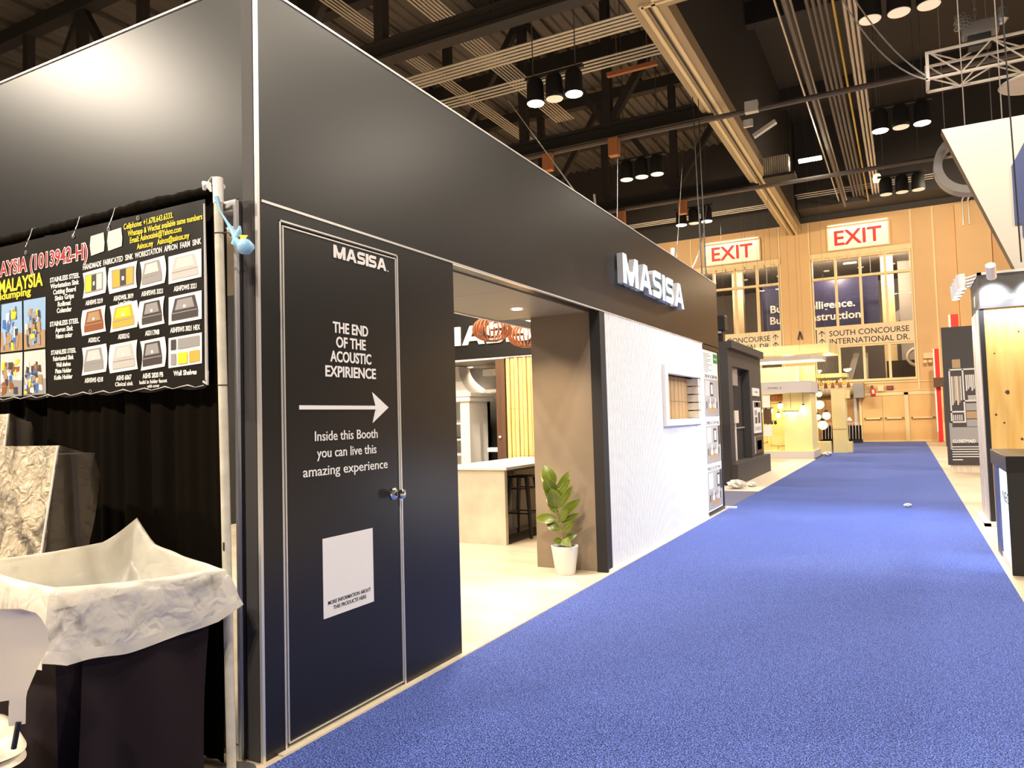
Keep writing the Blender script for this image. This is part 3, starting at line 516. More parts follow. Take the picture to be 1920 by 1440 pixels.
for j in range(3):
    for i in range(4):
        x0, x1 = cols[i]; z0, z1 = rows[j]; b = mb(); w = x1 - x0; h = z1 - z0; bow = (0.012, -0.012, 0.014, 0.0)[i] * (1 if j != 1 else -1)
        L = [(x0 + bow * math.sin(math.pi * k / 6), z0 + h * k / 6) for k in range(7)]; Rr = [(x1 + bow * 0.8 * math.sin(math.pi * k / 6), z0 + h * k / 6 + 0.01) for k in range(7)]
        bp(b, 'decal', L[:1] + Rr + L[:0:-1], 0.003)
        g = lambda a, c: (x0 + a * w, z0 + c * h + 0.01 * a)
        m0 = SP[j][i]
        if j == 2 and i == 3:
            for a, c, a1, c1, mm in ((.08, .58, .24, .92, 'darkprint'), (.30, .58, .94, .92, 'greyprint'), (.08, .08, .24, .45, 'greyprint'), (.30, .08, .58, .45, 'yellow'), (.64, .08, .94, .45, 'gold')): bp(b, mm, [g(a, c), g(a1, c), g(a1, c1), g(a, c1)], 0.0042)
        elif j == 0 and i < 2:
            bp(b, 'greyprint', [g(.10, .16), g(.90, .14), g(.90, .84), g(.10, .88)], 0.0042); bp(b, m0, [g(.14, .2), g(.40, .2), g(.40, .84), g(.14, .84)], 0.005); bp(b, 'darkprint', [g(.40, .2), g(.62, .2), g(.62, .82), g(.40, .82)], 0.005); bp(b, 'gold' if i else 'paleprint', [g(.62, .2), g(.86, .2), g(.86, .8), g(.62, .8)], 0.005); bp(b, 'decal', [g(.47, .4), g(.55, .4), g(.55, .55), g(.47, .55)], 0.0055)
        else:
            bp(b, m0, [g(.10, .38), g(.90, .38), g(.80, .90), g(.20, .90)], 0.0042); bp(b, {'darkprint': 'greyprint', 'greyprint': 'paleprint', 'lightgrey': 'paleprint', 'copper': 'tanprint', 'gold': 'yellow'}[m0], [g(.20, .48), g(.80, .48), g(.72, .84), g(.28, .84)], 0.005)
            bp(b, m0, [g(.10, .12), g(.90, .12), g(.90, .38), g(.10, .38)], 0.005); bp(b, 'decal', [g(.46, .52), g(.54, .52), g(.54, .62), g(.46, .62)], 0.0056); bp(b, 'greyprint', [g(.12, .36), g(.88, .36), g(.88, .39), g(.12, .39)], 0.0056)
        bend(b).build('sink_picture', BN)
rnd = random.Random(3)
for ci, (x0, x1) in enumerate(((-4.50, -4.295), (-4.283, -4.085), (-4.07, -3.873))):
    for ri, (z0, z1) in enumerate(((1.888, 2.148), (1.648, 1.878))):
        b = mb(); w = x1 - x0; h = z1 - z0; g = lambda a, c: (x0 + a * w, z0 + c * h)
        bp(b, 'paleprint' if ri else 'skyprint', [g(0, 0), g(1, 0), g(1, 1), g(0, 1)], 0.003)
        bp(b, ('tanprint', 'greyprint')[ri], [g(0, 0), g(1, 0), g(1, .35), g(0, .42)], 0.0038)
        for k in range(44):
            a, c = rnd.uniform(0.02, .72), rnd.uniform(0.02, .72); a1, c1 = a + rnd.uniform(.05, .2), c + rnd.uniform(.06, .24); q = rnd.uniform(-.05, .05)
            bp(b, rnd.choice(['blueprint', 'blueprint', 'skyprint', 'darkprint', 'darkprint', 'tanprint', 'decal', 'greyprint', 'yellow'] if not ri else ['darkprint', 'darkprint', 'tanprint', 'decal', 'greyprint', 'copper', 'blueprint', 'yellow']), [g(a, c), g(a1, c + q), g(min(1, a1 + q), c1), g(a, c1)], 0.0042 + k * 0.00005)
        bend(b).build('factory_picture', BN)
for x0, x1, z0, z1 in ((-3.505, -3.392, 2.312, 2.415), (-3.368, -3.255, 2.318, 2.418)):
    b = mb(); bp(b, 'paleprint', [(x0 + 0.006, z0), (x1 - 0.004, z0 + 0.01), (x1, (z0 + z1) / 2), (x1 - 0.008, z1), (x0 + 0.004, z1 - 0.005), (x0 - 0.004, (z0 + z1) / 2)], 0.003); bend(b).build('blank_card', BN)
gr = mb('steel')
for x, z in ((-3.36, 2.425), (-4.05, 2.40), (-3.64, 2.43), (-3.14, 2.445), (-3.5, 1.645), (-3.86, 1.64)): gr.tube([(x + 0.009 * math.cos(k * .785), YB - 0.004, z + 0.009 * math.sin(k * .785)) for k in range(8)], 0.0025, 5, closed=True)
bend(gr).build('grommet', BN)
for x in (-3.36, -4.05, -3.64): mb('alu').tube([(x, YB - 0.006, 2.43), (x + 0.012, 2.245, 2.49), (x + 0.004, 2.262, 2.535), (x - 0.004, 2.285, 2.546)], 0.0018, 5).build('tie_wire', BN)
# knotted film ties and wires on the pole
KB = thing('film_tie', (-2.46, 2.24, 2.16), 'pale blue plastic film tie hanging knotted beside the top of the cream pole', 'plastic tie')
kb = mb('blue'); pts = [(-2.605, 2.226, 2.455), (-2.585, 2.226, 2.39), (-2.55, 2.235, 2.335), (-2.52, 2.24, 2.29), (-2.495, 2.24, 2.25), (-2.46, 2.24, 2.215)]
kb.tube(pts, [0.010, 0.004, 0.006, 0.013, 0.022, 0.016], 7).tube([(-2.51, 2.24, 2.235), (-2.48, 2.235, 2.285), (-2.475, 2.235, 2.31)], [0.02, 0.014, 0.004], 6)
kb.tube([(-2.475, 2.24, 2.23), (-2.452, 2.235, 2.222), (-2.435, 2.235, 2.205), (-2.43, 2.235, 2.185)], [0.014, 0.034, 0.036, 0.012], 9); kb.build('film', KB, smooth=75)
tag(mb('paper').tube([(-2.70, 2.24, 2.505), (-2.685, 2.235, 2.528), (-2.665, 2.235, 2.522), (-2.655, 2.24, 2.49)], [0.006, 0.018, 0.014, 0.004], 7).build('tape_piece', smooth=30), 'pale torn tape piece at the top corner of the banner beside the pole', 'tape')
tag(mb('alu').tube([(-2.665, 2.24, 2.51), (-2.672, 2.24, 2.54), (-2.65, 2.24, 2.556), (-2.635, 2.245, 2.548)], 0.003, 6).build('wire_hook'), 'bent wire hook joining the rod to the pole top', 'hook')
tag(mb('ink').tube([(-2.598, 2.23, 2.298), (-2.55, 2.235, 2.292), (-2.53, 2.235, 2.283), (-2.50, 2.235, 2.275)], 0.003, 6).tube([(-2.53, 2.232, 2.28), (-2.51, 2.232, 2.27), (-2.47, 2.232, 2.255)], 0.006, 5).build('black_tie'), 'thin black cable tie sticking out from the cream pole', 'cable tie')
tag(mb('yellow').add([(-2.50, 2.232, 2.275), (-2.425, 2.232, 2.262), (-2.455, 2.228, 2.225), (-2.48, 2.236, 2.232)], [(0, 1, 2, 3)]).add([(-2.50, 2.234, 2.275), (-2.425, 2.234, 2.262), (-2.455, 2.231, 2.225), (-2.48, 2.238, 2.232)], [(3, 2, 1, 0)]).build('torn_label'), 'pale yellow torn label hanging from the cable tie beside the pole', 'label')
HF = thing('hatch', (-2.75, 2.41, 2.1), 'white framed hatch with a plywood leaf in the booth side behind the pole', 'hatch')
mb('white').box(-2.80, -2.64, 2.36, 2.45, 2.44, 2.485).box(-2.655, -2.637, 2.36, 2.46, 0.0, 2.44).build('frame', HF)
mb('white').box(-2.80, -2.655, 2.43, 2.75, 2.39, 2.44).build('head', HF); mb('ply').box(-3.1, -2.66, 2.90, 2.915, 1.9, 2.36).build('leaf', HF); mb('brownwood').box(-3.1, -2.66, 2.93, 2.95, 0.0, 2.45).build('backing', HF); mb('steel').box(-2.685, -2.66, 2.452, 2.46, 2.25, 2.31).build('hinge', HF)
point((-3.0, 2.62, 2.25), 5, WARM, 0.05)  # added lamp without a fitting, brightens the plywood leaf
# ---------------------------------------------------------------- lined bin
BI = thing('waste_bin', (-2.80, 1.83, 0), 'big black cloth-wrapped bin with a milky plastic liner folded over its rim', 'bin')
def binb(u, v):
    t = u * 4; k = int(t) % 4; f = t - int(t); cs = [(-2.555, 1.50), (-2.555, 2.16), (-3.06, 2.16), (-3.06, 1.50)]; a, b = cs[k], cs[(k + 1) % 4]; x = a[0] + (b[0] - a[0]) * f; y = a[1] + (b[1] - a[1]) * f
    ins = 0.004 + 0.045 * (1 - v) + 0.010 * math.sin(u * 50 + 3 * v) * (1 - v * 0.6); cx, cy = -2.8075, 1.83
    return (x + (cx - x) * ins / 0.25, y + (cy - y) * ins / 0.33, 0.004 + 0.85 * v)
mb('sheet').grid(binb, 72, 10, wrap=True).build('cloth_cover', BI, smooth=70)
mb('sheet').grid(lambda u, v: (-2.545 + 0.012 * math.sin(u * 9 + v * 4) - 0.02 * v * 0 + 0.02 * (1 - v) * math.sin(u * 14), 1.60 + 0.52 * u - 0.05 * (1 - v), 0.004 + 0.70 * v), 30, 16).build('front_fold', BI, smooth=80)
def rimxy(u):
    t = u * 4; k = int(t) % 4; f = t - int(t); cs = [(-2.55, 1.50), (-2.55, 2.165), (-3.065, 2.165), (-3.065, 1.50)]; a, b = cs[k], cs[(k + 1) % 4]
    return a[0] + (b[0] - a[0]) * f, a[1] + (b[1] - a[1]) * f, k, f
def rimz(u):
    cz = [0.935, 0.875, 0.985, 0.985]; t = u * 4; k = int(t) % 4; f = t - int(t); z = cz[k] + (cz[(k + 1) % 4] - cz[k]) * f
    z += 0.075 * max(0, 1 - abs(t - 2.0) / 0.24) ** 1.2; z -= 0.012 * math.sin(math.pi * f); return z
nz = lambda u, v, s: math.sin(u * 61 * s + v * 7) * 0.4 + math.sin(u * 113 * s - v * 13 + 1) * 0.3 + math.sin(u * 29 * s + v * 23) * 0.3
def liner(u, v):
    x, y, k, f = rimxy(u); cx, cy = -2.8075, 1.83; dx, dy = x - cx, y - cy; z = rimz(u)
    prof = [(1.10, -0.27), (1.09, -0.20), (1.075, -0.12), (1.07, -0.05), (1.06, -0.015), (1.03, -0.002), (0.985, -0.004), (0.95, -0.03), (0.90, -0.10), (0.82, -0.19), (0.60, -0.26), (0.30, -0.29), (0.02, -0.30)]
    t = v * (len(prof) - 1); i = min(int(t), len(prof) - 2); g = t - i; sc = prof[i][0] + (prof[i + 1][0] - prof[i][0]) * g; dz = prof[i][1] + (prof[i + 1][1] - prof[i][1]) * g
    cr = max(0, 1 - min(f, 1 - f) / 0.08); out = max(0, 0.4 - v) / 0.4
    hem = 0.006 * math.sin(u * 25 + 1) + 0.006 * math.sin(u * 47); dz = dz * (z - 0.655) / 0.27 if sc > 1.02 else dz
    n = (nz(u, v, 1.0) * 0.35 + 0.9 * (mnoise.turbulence(Vector((x * 5 + v, y * 5 - v, v * 3)), 2, True) - 0.35) + 0.35 * abs(math.sin(u * 34 + v * 16))) * 0.012 * (0.35 if 4 < v * 12 < 6.5 else 1)
    sx = 1 + (sc - 1) * 0.25 / max(abs(dx), abs(dy), 0.2) * 1.0
    sc2 = sc + (0.22 * cr * out * (1 if v < 0.35 else 0))
    if sc < 1: px_, py_ = cx + dx * sc, cy + dy * sc
    else:
        L = math.hypot(dx, dy); px_, py_ = x + dx / L * ((sc2 - 1) * 0.30), y + dy / L * ((sc2 - 1) * 0.30)
    L = math.hypot(dx, dy) + 1e-6
    return (px_ + dx / L * n, py_ + dy / L * n, z + dz + (hem * out if v < 0.25 else 0) + 0.05 * cr * out * (1 if v < 0.25 else 0.3) + n * 0.6)
lb_ = mb('liner').grid(liner, 200, 40, wrap=True); lb_.use('linerthin')
for j in range(2, 12):
    for i in range(200):
        lb_.mi[j * 200 + i] = 1
lb_.build('bag_liner', BI, smooth=80)
# ---------------------------------------------------------------- plastic chair
CH = thing('plastic_chair', (-2.62, 1.18, 0), 'cream moulded plastic chair at the lower left corner before the lined bin', 'chair')
e1 = Vector((-0.32, -0.947, 0)); nb_ = Vector((0.947, -0.32, 0)); RR = Vector((-2.415, 1.40, 0))
def ch(s, z, t=0.0): return RR + e1 * s + Vector((0, 0, z)) + nb_ * t
def backgrid(u, v, t):
    W_ = 0.44; z = 0.56 + 0.355 * v
    if v > 0.62: k = (v - 0.62) / 0.38; ins = 0.075 * (1 - math.sqrt(max(0, 1 - k * k)))
    else: k = (0.62 - v) / 0.62; ins = 0.058 * min(1, k * 1.7) ** 0.8
    s = ins + (W_ - 2 * ins) * u; c = math.sin(math.pi * u)
    return ch(s, z + 0.012 * c * v, t + 0.03 * v - 0.035 * c)
bb = mb('plastic')
for t, sgn in ((0.0, 1), (-0.012, -1)):
    n0 = len(bb.v); nu, nv = 24, 18
    for j in range(nv + 1):
        for i in range(nu + 1): bb.v.append(backgrid(i / nu, j / nv, t))
    for j in range(nv):
        for i in range(nu):
            uu = (i + .5) / nu; vv = (j + .5) / nv
            if 0.14 < uu < 0.86 and vv < 0.30 - 0.16 * abs(uu - .5): continue
            a = n0 + j * (nu + 1) + i; q = [a, a + 1, a + nu + 2, a + nu + 1]; bb.f.append(q if sgn > 0 else q[::-1]); bb.mi.append(0)
ob = bb.build('backrest', CH, smooth=60)
def seatf(u, v):
    a = 2 * math.pi * u; cx = ch(0.240, 0, -0.235); r = 0.212 * v; k = (abs(math.cos(a)) ** 4 + abs(math.sin(a)) ** 4) ** -0.25
    return cx + e1 * (r * k * math.cos(a)) - nb_ * (r * k * math.sin(a)) + Vector((0, 0, 0.505 - 0.03 * (1 - v * v) - (0.05 * max(0, v - 0.9) / 0.1)))
st_ = mb('plastic').grid(seatf, 72, 12, wrap=True); st_.grid(lambda u, v: seatf(u, 1 - v) - Vector((0, 0, 0.03 + 0.04 * v)), 72, 12, wrap=True); st_.build('seat', CH, smooth=60)
for s in (0.075, 0.365): mb('rubber').tube([ch(s, 0.57, -0.006), ch(s + (0.24 - s) * .06, 0.488, -0.022)], 0.008, 10).build('back_post', CH)
for s, t in ((0.13, -0.12), (0.35, -0.12), (0.13, -0.36), (0.35, -0.36)): mb('grey').tube([ch(s, 0.48, t), ch(s + (0.22 - s) * -0.25, 0.006, t - (t + 0.24) * -0.2)], 0.011, 10).build('leg', CH)
# ---------------------------------------------------------------- plastic wrapped items against the drape
def wrapped(x1, y0, y1, z1, wx, lean, label):
    T = thing('wrapped_display', (x1 - wx / 2, (y0 + y1) / 2, 0), label, 'wrapped display board')
    L_ = lambda z: (z - 1.0) * lean
    def front(u, v):
        z = 0.01 + (z1 - 0.01) * v; x = x1 - wx + wx * u; n = 0.010 * mnoise.turbulence(Vector((u * 7, v * 9, x1)), 4, True) * 2 + 0.006 * (math.sin(u * 17 + v * 23) + math.sin(u * 31 - v * 41) * 0.6 + math.sin(v * 71 + u * 9) * 0.3)
        return (x - 0.03 * max(0, 0.12 - u) * 8 * max(0, v - .7), y0 + L_(z) + n * 0.7 - 0.012 * (1 - abs(2 * u - 1)), z - 0.04 * max(0, 0.15 - u) * 6 * v ** 6)
    mb('wrap').grid(front, 80, 110).build('front_film', T, smooth=35)
    def core(u, v):
        z = 0.01 + (z1 - 0.05) * v; cs = [(x1 - wx + .04, y0 + .02), (x1 - .008, y0 + .02), (x1 - .008, y1 - .02), (x1 - wx + .04, y1 - .02)][int(u * 4) % 4]; return (cs[0], cs[1] + L_(z), z)
    c_ = mb('darkprint').grid(core, 4, 1, wrap=True); n = len(c_.v); c_.f.append([n - 4, n - 3, n - 2, n - 1]); c_.mi.append(0); c_.build('board', T)
    def side(u, v):
        z = 0.01 + (z1 - 0.01) * v; k = max(0, u - .7) / .3; return (x1 + 0.010 * math.sin(u * 9 + v * 14), y0 + (y1 - y0) * u + L_(z), z - (0.07 * u ** 1.3 + 0.07 * k ** 2) * v ** 3)
    mb('darkwrap').grid(side, 14, 40).build('side_film', T, smooth=60)
    mb('paper').tube([(x1, y0 + L_(0.01), 0.01), (x1, y0 + L_(z1), z1)], 0.005, 6).build('edge_seam', T)
wrapped(-3.20, 1.835, 2.03, 1.395, 0.50, 0.155, 'clear plastic wrapped board leaning behind the lined bin')
wrapped(-3.93, 2.03, 2.17, 1.55, 0.45, 0.10, 'taller plastic wrapped board at the far left edge under the banner')
# ================================================================ DARK KIOSK BOOTH
K = thing('kiosk', (-4.2, 17.4, 0), 'dark grey exhibition kiosk with a recessed black door beyond the white ribbed wall', 'kiosk')
mb('charcoal').box(-5.5, -3.17, 15.45, 15.85, 0.0, 2.94).box(-5.5, -3.17, 17.75, 19.3, 0.0, 2.94).box(-5.5, -3.17, 15.85, 17.75, 2.45, 2.94).box(-5.5, -3.36, 15.85, 17.75, 0, 2.45).build('frame', K)
mb('charcoal').box(-3.17, -3.08, 15.45, 19.3, 2.80, 2.96).build('cornice', K); mb('charcoal').box(-3.17, -3.05, 15.4, 19.5, 0.0, 0.43).build('plinth', K); mb('charcoal').box(-3.36, -3.17, 15.85, 17.75, 0.0, 0.43).build('sill', K)
mb('blackflat').box(-3.36, -3.33, 16.0, 17.7, 0.43, 2.30).build('door', K); mb('grey').box(-3.36, -3.24, 15.86, 16.75, 2.06, 2.449).build('glass_panel', K)
mb('offwhite').box(-3.33, -3.27, 16.42, 16.55, 0.44, 1.25).box(-3.33, -3.22, 16.2, 16.6, 1.25, 1.52).build('post', K); mb('grey').box(-3.33, -3.30, 16.7, 17.65, 1.12, 1.15).build('door_rail', K)
tag(mb('palepine').box(-3.2, -2.482, 14.3, 24.4, 0.0, 0.005).box(-5.5, -3.2, 14.3, 15.4, 0.0, 0.005).build('floor_boards'), 'pale grey wooden floor boards before the dark kiosk', 'floor boards')
CM = thing('projector', (-3.36, 15.7, 2.94), 'black projector head standing on the dark kiosk corner', 'projector')
mb('rubber').box(-3.45, -3.28, 15.6, 15.8, 2.94, 3.18).build('mount', CM); mb('rubber').box(-3.52, -3.22, 15.55, 15.85, 3.18, 3.50).build('housing', CM, bevel=0.02); mb('grey').lathe([(0.06, 0), (0.06, 0.05), (0, 0.05)], (-3.36, 15.6, 3.12), 12).build('lens', CM)
def placard(name, y0, y1, z0, z1, lab, inner):
    T = thing(name, (-3.16, (y0 + y1) / 2, z0), lab, 'poster'); b = mb('decal').box(-3.17, -3.15, y0, y1, z0, z1); b.build('sheet', T)
    q = mb(); w, h = y1 - y0, z1 - z0
    for m_, a, c, a1, c1 in inner: q.use(m_).rect((-3.149, y0, z0), PY, PZ, a * w, c * h, a1 * w, c1 * h, 0.001)
    q.build('print', T)
placard('placard', 18.0, 18.9, 1.86, 2.05, 'small white placard with one line on the dark kiosk, above two notices', [('greyprint', .25, .4, .75, .6)])
placard('notice_board', 18.05, 19.0, 0.98, 1.74, 'white notice with a dark picture and plan drawings on the dark kiosk', [('darkprint', .05, .80, .95, .97), ('decal', .3, .83, .6, .95), ('greyprint', .1, .55, .4, .72), ('darkprint', .12, .3, .42, .5), ('darkprint', .55, .3, .85, .65), ('lightgrey', .1, .08, .9, .2)])
placard('framed_notice', 18.1, 19.1, 0.50, 0.90, 'dark framed panel with a small white picture low on the dark kiosk', [('brownwood', .0, .0, 1, 1), ('paleprint', .2, .2, .8, .75), ('darkprint', .4, .4, .6, .6)])
def crumple(x, y, z, r, lab, name='crumpled_paper', cat='crumpled paper', n=22):
    rr = random.Random(int(x * 100)); b = mb('paper')
    b.grid(lambda u, v: (lambda q: (x + q * 1.3 * math.cos(2 * math.pi * u) * math.sin(math.pi * v), y + q * math.sin(2 * math.pi * u) * math.sin(math.pi * v), z + max(0, r * 0.55 - q * 0.55 * math.cos(math.pi * v))))(r * (0.75 + 0.35 * math.sin(u * 19 + v * 31) * math.cos(u * 44 - v * 17))), n, 10, wrap=True)
    tag(b.build(name), lab, cat)
crumple(-2.95, 14.75, 0.005, 0.16, 'crumpled white film on the floor at the dark kiosk corner'); crumple(-2.75, 15.2, 0.005, 0.09, 'smaller crumpled white film scrap right of the larger one by the dark kiosk')
crumple(-0.04, 12.45, 0.008, 0.05, 'small white paper scrap alone on the blue aisle carpet'); crumple(-2.30, 26.0, 0.01, 0.13, 'white scrap on the dark floor beside the lit white lamp booth')
# ================================================================ LIT LAMP BOOTH
tag(mb('darkcarpet').box(-4.5, -2.468, 26.75, 36.5, 0.0, 0.006).box(-2.56, -2.468, 24.45, 26.75, 0, 0.006).build('floor_carpet'), 'dark brown carpet strip between the lamp booth and the aisle', 'carpet')
LB = thing('lamp_booth', (-4.6, 25.6, 0), 'brightly lit cream lamp showroom booth on a white platform beyond the dark kiosk', 'showroom booth')
mb('lav').box(-7.5, -2.56, 24.6, 26.6, 0.0, 0.23).build('platform', LB); mb('glowwall').box(-7.5, -2.58, 24.62, 26.58, 0.23, 0.235).build('deck', LB)
mb('lav').box(-7.5, -2.56, 24.6, 26.6, 2.06, 2.42).build('fascia', LB); mb('ink').text('ATION  E', (-3.85, 24.599, 2.20), PX, PZ, 0.06, 0.42, 'l', 0.0, 0.002).build('fascia_lettering', LB)
w_ = mb('glowwall').box(-7.5, -3.55, 26.4, 26.55, 0.23, 2.06).box(-3.45, -2.62, 24.95, 25.05, 0.23, 2.06).box(-2.74, -2.62, 25.05, 26.5, 0.23, 2.06).box(-7.5, -3.85, 26.1, 26.4, 0.23, 0.30); w_.build('wall', LB)
mm = mb('glowwall')
for x0, x1, z0, z1 in ((-4.75, -4.2, 0.45, 1.2), (-4.1, -3.6, 0.35, 1.75)):
    for a in ((x0, x1, z0, z0 + .03), (x0, x1, z1 - .03, z1), (x0, x0 + .03, z0, z1), (x1 - .03, x1, z0, z1)): mm.box(a[0], a[1], 26.36, 26.4, a[2], a[3])
mm.build('panel_moulding', LB); mb('brownwood').box(-3.46, -3.30, 25.6, 26.4, 0.4, 1.6).build('dark_panel', LB)
tag(mb('decal').box(-4.0, -3.78, 24.55, 24.57, 1.62, 2.0).build('notice'), 'pale notice at the top edge of the lamp booth front', 'notice')
tag(mb('brownwood').box(-4.0, -3.76, 24.55, 24.57, 1.10, 1.58).build('picture_notice'), 'dark red picture notice on the lamp booth front under the pale notice', 'notice'); tag(mb('white').box(-4.0, -3.76, 24.55, 24.57, 0.72, 1.06).build('blank_notice'), 'lower white notice on the lamp booth front under the dark red one', 'notice')
def canopy(y0, y1, x1, z0, z1, lab, cut, m_='glowwall'):
    T = thing('canopy', ((x1 - 4.5) / 2, (y0 + y1) / 2, z0), lab, 'canopy')
    pts = [(-9.0, y0), (x1 - cut, y0), (x1, y0 + cut * 1.6), (x1, y1), (-9.0, y1)]
    b = mb(m_); n = len(pts); b.add([(x, y, z) for z in (z0, z1) for x, y in pts], [tuple(range(n - 1, -1, -1)), tuple(range(n, 2 * n))] + [(i, (i + 1) % n, (i + 1) % n + n, i + n) for i in range(n)]); b.build('slab', T)
    p = mb('darkpipe')
    for i in range(4): x = x1 - 0.8 - i * 0.9; p.tube([(x, (y0 + y1) / 2, z1), (x, (y0 + y1) / 2, 15.06)], 0.004, 5)
    p.build('hanger', T); return T
canopy(28.4, 30.2, -2.57, 3.32, 3.49, 'pale floating canopy slab above the lamp booth, lower of the two', 0.34, 'lav')
canopy(31.2, 33.6, -2.34, 3.74, 4.10, 'upper floating canopy coloured with yellow lamp glow below the arrows of the concourse board', 0.2)  # yellow slab colour stands in for the glow of the lamps
canopy(34.0, 35.4, -2.13, 2.87, 3.04, 'small yellow-glow canopy behind the white column near the window', 0.2)  # lamp glow is put into this slab's colour as well
for (x, y, z, w) in ((-4.4, 29.3, 3.2, 160), (-2.9, 29.2, 3.2, 110), (-4.2, 32.5, 4.1, 200), (-2.7, 32.8, 4.1, 140)): point((x, y, z - 0.35), w, (1.0, 0.80, 0.36), 0.2)
BW = thing('showroom_wall', (-5.0, 31, 0), 'cream showroom wall behind the lamp booth under the canopies', 'wall panel')
mb('glowwall').box(-9.0, -3.05, 31.0, 31.2, 0.0, 3.25).build('panel', BW); mb('palepine').box(-3.75, -3.62, 30.8, 31.0, 1.5, 3.25).build('pilaster', BW)
CL = thing('display_column', (-2.05, 28.4, 0), 'cream display column with a stepped foot right of the lamp booth', 'display column')
mb('glowwall').box(-2.28, -1.84, 28.0, 28.9, 0.006, 2.20).build('shaft', CL); mb('glowwall').box(-2.28, -1.70, 28.2, 28.9, 0.006, 0.36).build('foot', CL); mb('glowwall').box(-1.84, -1.72, 28.2, 28.8, 1.88, 2.18).build('cap', CL); mb('tanprint').box(-2.282, -1.838, 27.995, 28.0, 0.80, 0.83).build('band', CL)
mb('white').lathe([(0.0, 0.0), (0.10, 0.0), (0.03, 0.12), (0, 0.12)], (-1.76, 28.4, 1.1), 12).build('wall_light', CL)
tag(mb('glowwall').box(-3.0, -2.30, 27.2, 27.6, 0.006, 0.42).build('low_plinth'), 'low cream plinth between the lamp booth and the cream column', 'plinth')
def plamp(x, y, z, r, top, lab, n=1, m_='postlamp', watts=14):
    T = thing('hanging_lamp', (x, y, z), lab, 'lamp', 'hanging lamps of the lamp booth')
    mb('ink').tube([(x, y, z + r), (x, y, top)], 0.006, 5).build('cord', T)
    for i in range(n):
        xx = x + (i - (n - 1) / 2) * r * 2.3
        mb(m_).lathe([(r * math.sin(math.pi * k / 8), -r * math.cos(math.pi * k / 8)) for k in range(9)], (xx, y, z), 14).build('shade', T, smooth=80); mb('rubber').lathe([(0.0, 0), (r * .5, 0), (r * .4, r * .5), (0, r * .5)], (xx, y, z + r * 0.9), 10).build('cap', T)
    if n > 1: mb('rubber').tube([(x - r * n * 1.1, y, z + r * 1.3), (x + r * n * 1.1, y, z + r * 1.3)], 0.012, 6).build('bar', T)
    if watts: point((x, y - 0.02, z - r * 1.5), watts, (1.0, 0.80, 0.36), r)
plamp(-3.20, 24.80, 1.42, 0.055, 2.06, 'cluster lamp of four shades before the right cream panel of the lamp booth', 4, 'postlamp', 6)
plamp(-2.84, 24.86, 1.58, 0.085, 2.06, 'round lamp on the right cream panel of the lamp booth beside the four-shade cluster', 1, 'postlamp', 5)
plamp(-3.62, 25.6, 1.66, 0.10, 2.06, 'round white lamp under the middle of the lamp booth fascia', 1, 'postlamp', 11)
plamp(-4.05, 25.4, 1.52, 0.07, 2.06, 'bar lamp of three small globes inside the lamp booth at left', 3, 'postlamp', 13)
plamp(-3.74, 25.9, 1.36, 0.085, 2.06, 'lower glowing lamp in the lamp booth centre below the round white lamp', 1, 'postlamp', 9)
plamp(-3.86, 25.2, 1.12, 0.05, 2.06, 'dark three-shade bar lamp hanging lowest in the lamp booth', 3, 'ink', 0)
tag(mb('copperwood').box(-4.0, -3.55, 25.95, 26.3, 1.82, 2.04).build('wood_chandelier', bevel=0.03), 'orange wooden slat lamp under the lamp booth fascia', 'lamp')
for x, y, z, r, lab in ((-2.70, 29.2, 0.95, 0.17, 'lowest cream globe lamp between the lamp booth and the cream column'), (-2.82, 29.6, 1.70, 0.17, 'upper cream globe lamp between the lamp booth and the cream column'), (-2.62, 29.8, 1.28, 0.15, 'middle right cream globe lamp close to the cream column'), (-2.92, 30.0, 1.24, 0.11, 'small cream globe lamp at the lamp booth edge'), (-2.86, 30.1, 2.10, 0.11, 'topmost small cream globe lamp beside the lamp booth fascia')):
    plamp(x, y, z, r, 3.32, lab, 1, 'lenswarm', 0)
for i in range(9):
    x = -2.95 + i * 0.15; tag(mb('gold' if i % 2 else 'copperwood').tube([(x - 0.35, 34.1 + 0.2 * (i % 3), 2.6), (x - 0.35, 34.1 + 0.2 * (i % 3), 2.87)], 0.006, 5).lathe([(0.02, 0.20), (0.06, 0.12), (0.075, 0.0), (0.055, -0.02)], (x - 0.35, 34.1 + 0.2 * (i % 3), 2.45 + 0.12 * (i % 2)), 10).build('glass_lamp'), '%s glass lamp shade hanging in the row under the small yellow-glow canopy' % ('golden' if i % 2 else 'amber'), 'lamp', ('golden' if i % 2 else 'amber') + ' shades in the row under the small canopy')
# folded chairs on a rack before the shutter
for i in range(13):
    x = -3.35 + i * 0.125
    if i == 0:
        T0 = thing('folding_chair', (x, 36.6, 0), 'folded black chair with a white frame top in the row before the tan shutter', 'chair', 'folded chairs in the row before the tan shutter')
        mb('sheet').box(x - 0.045, x + 0.045, 36.4, 36.85, 0.15, 0.78).build('seat', T0, bevel=0.01); mb('paper').tube([(x - 0.05, 36.4, 0.2), (x - 0.03, 36.4, 0.92), (x + 0.03, 36.4, 0.96), (x + 0.045, 36.4, 0.84)], 0.012, 6).build('frame', T0)
    else: dup(T0, (x, 36.6, 0), 'folded black chair with a white frame top in the row before the tan shutter')
tag(mb('blackflat').box(-3.5, -1.76, 36.3, 36.9, 0.02, 0.15).build('chair_dolly'), 'black dolly under the folded chairs before the tan shutter', 'dolly')
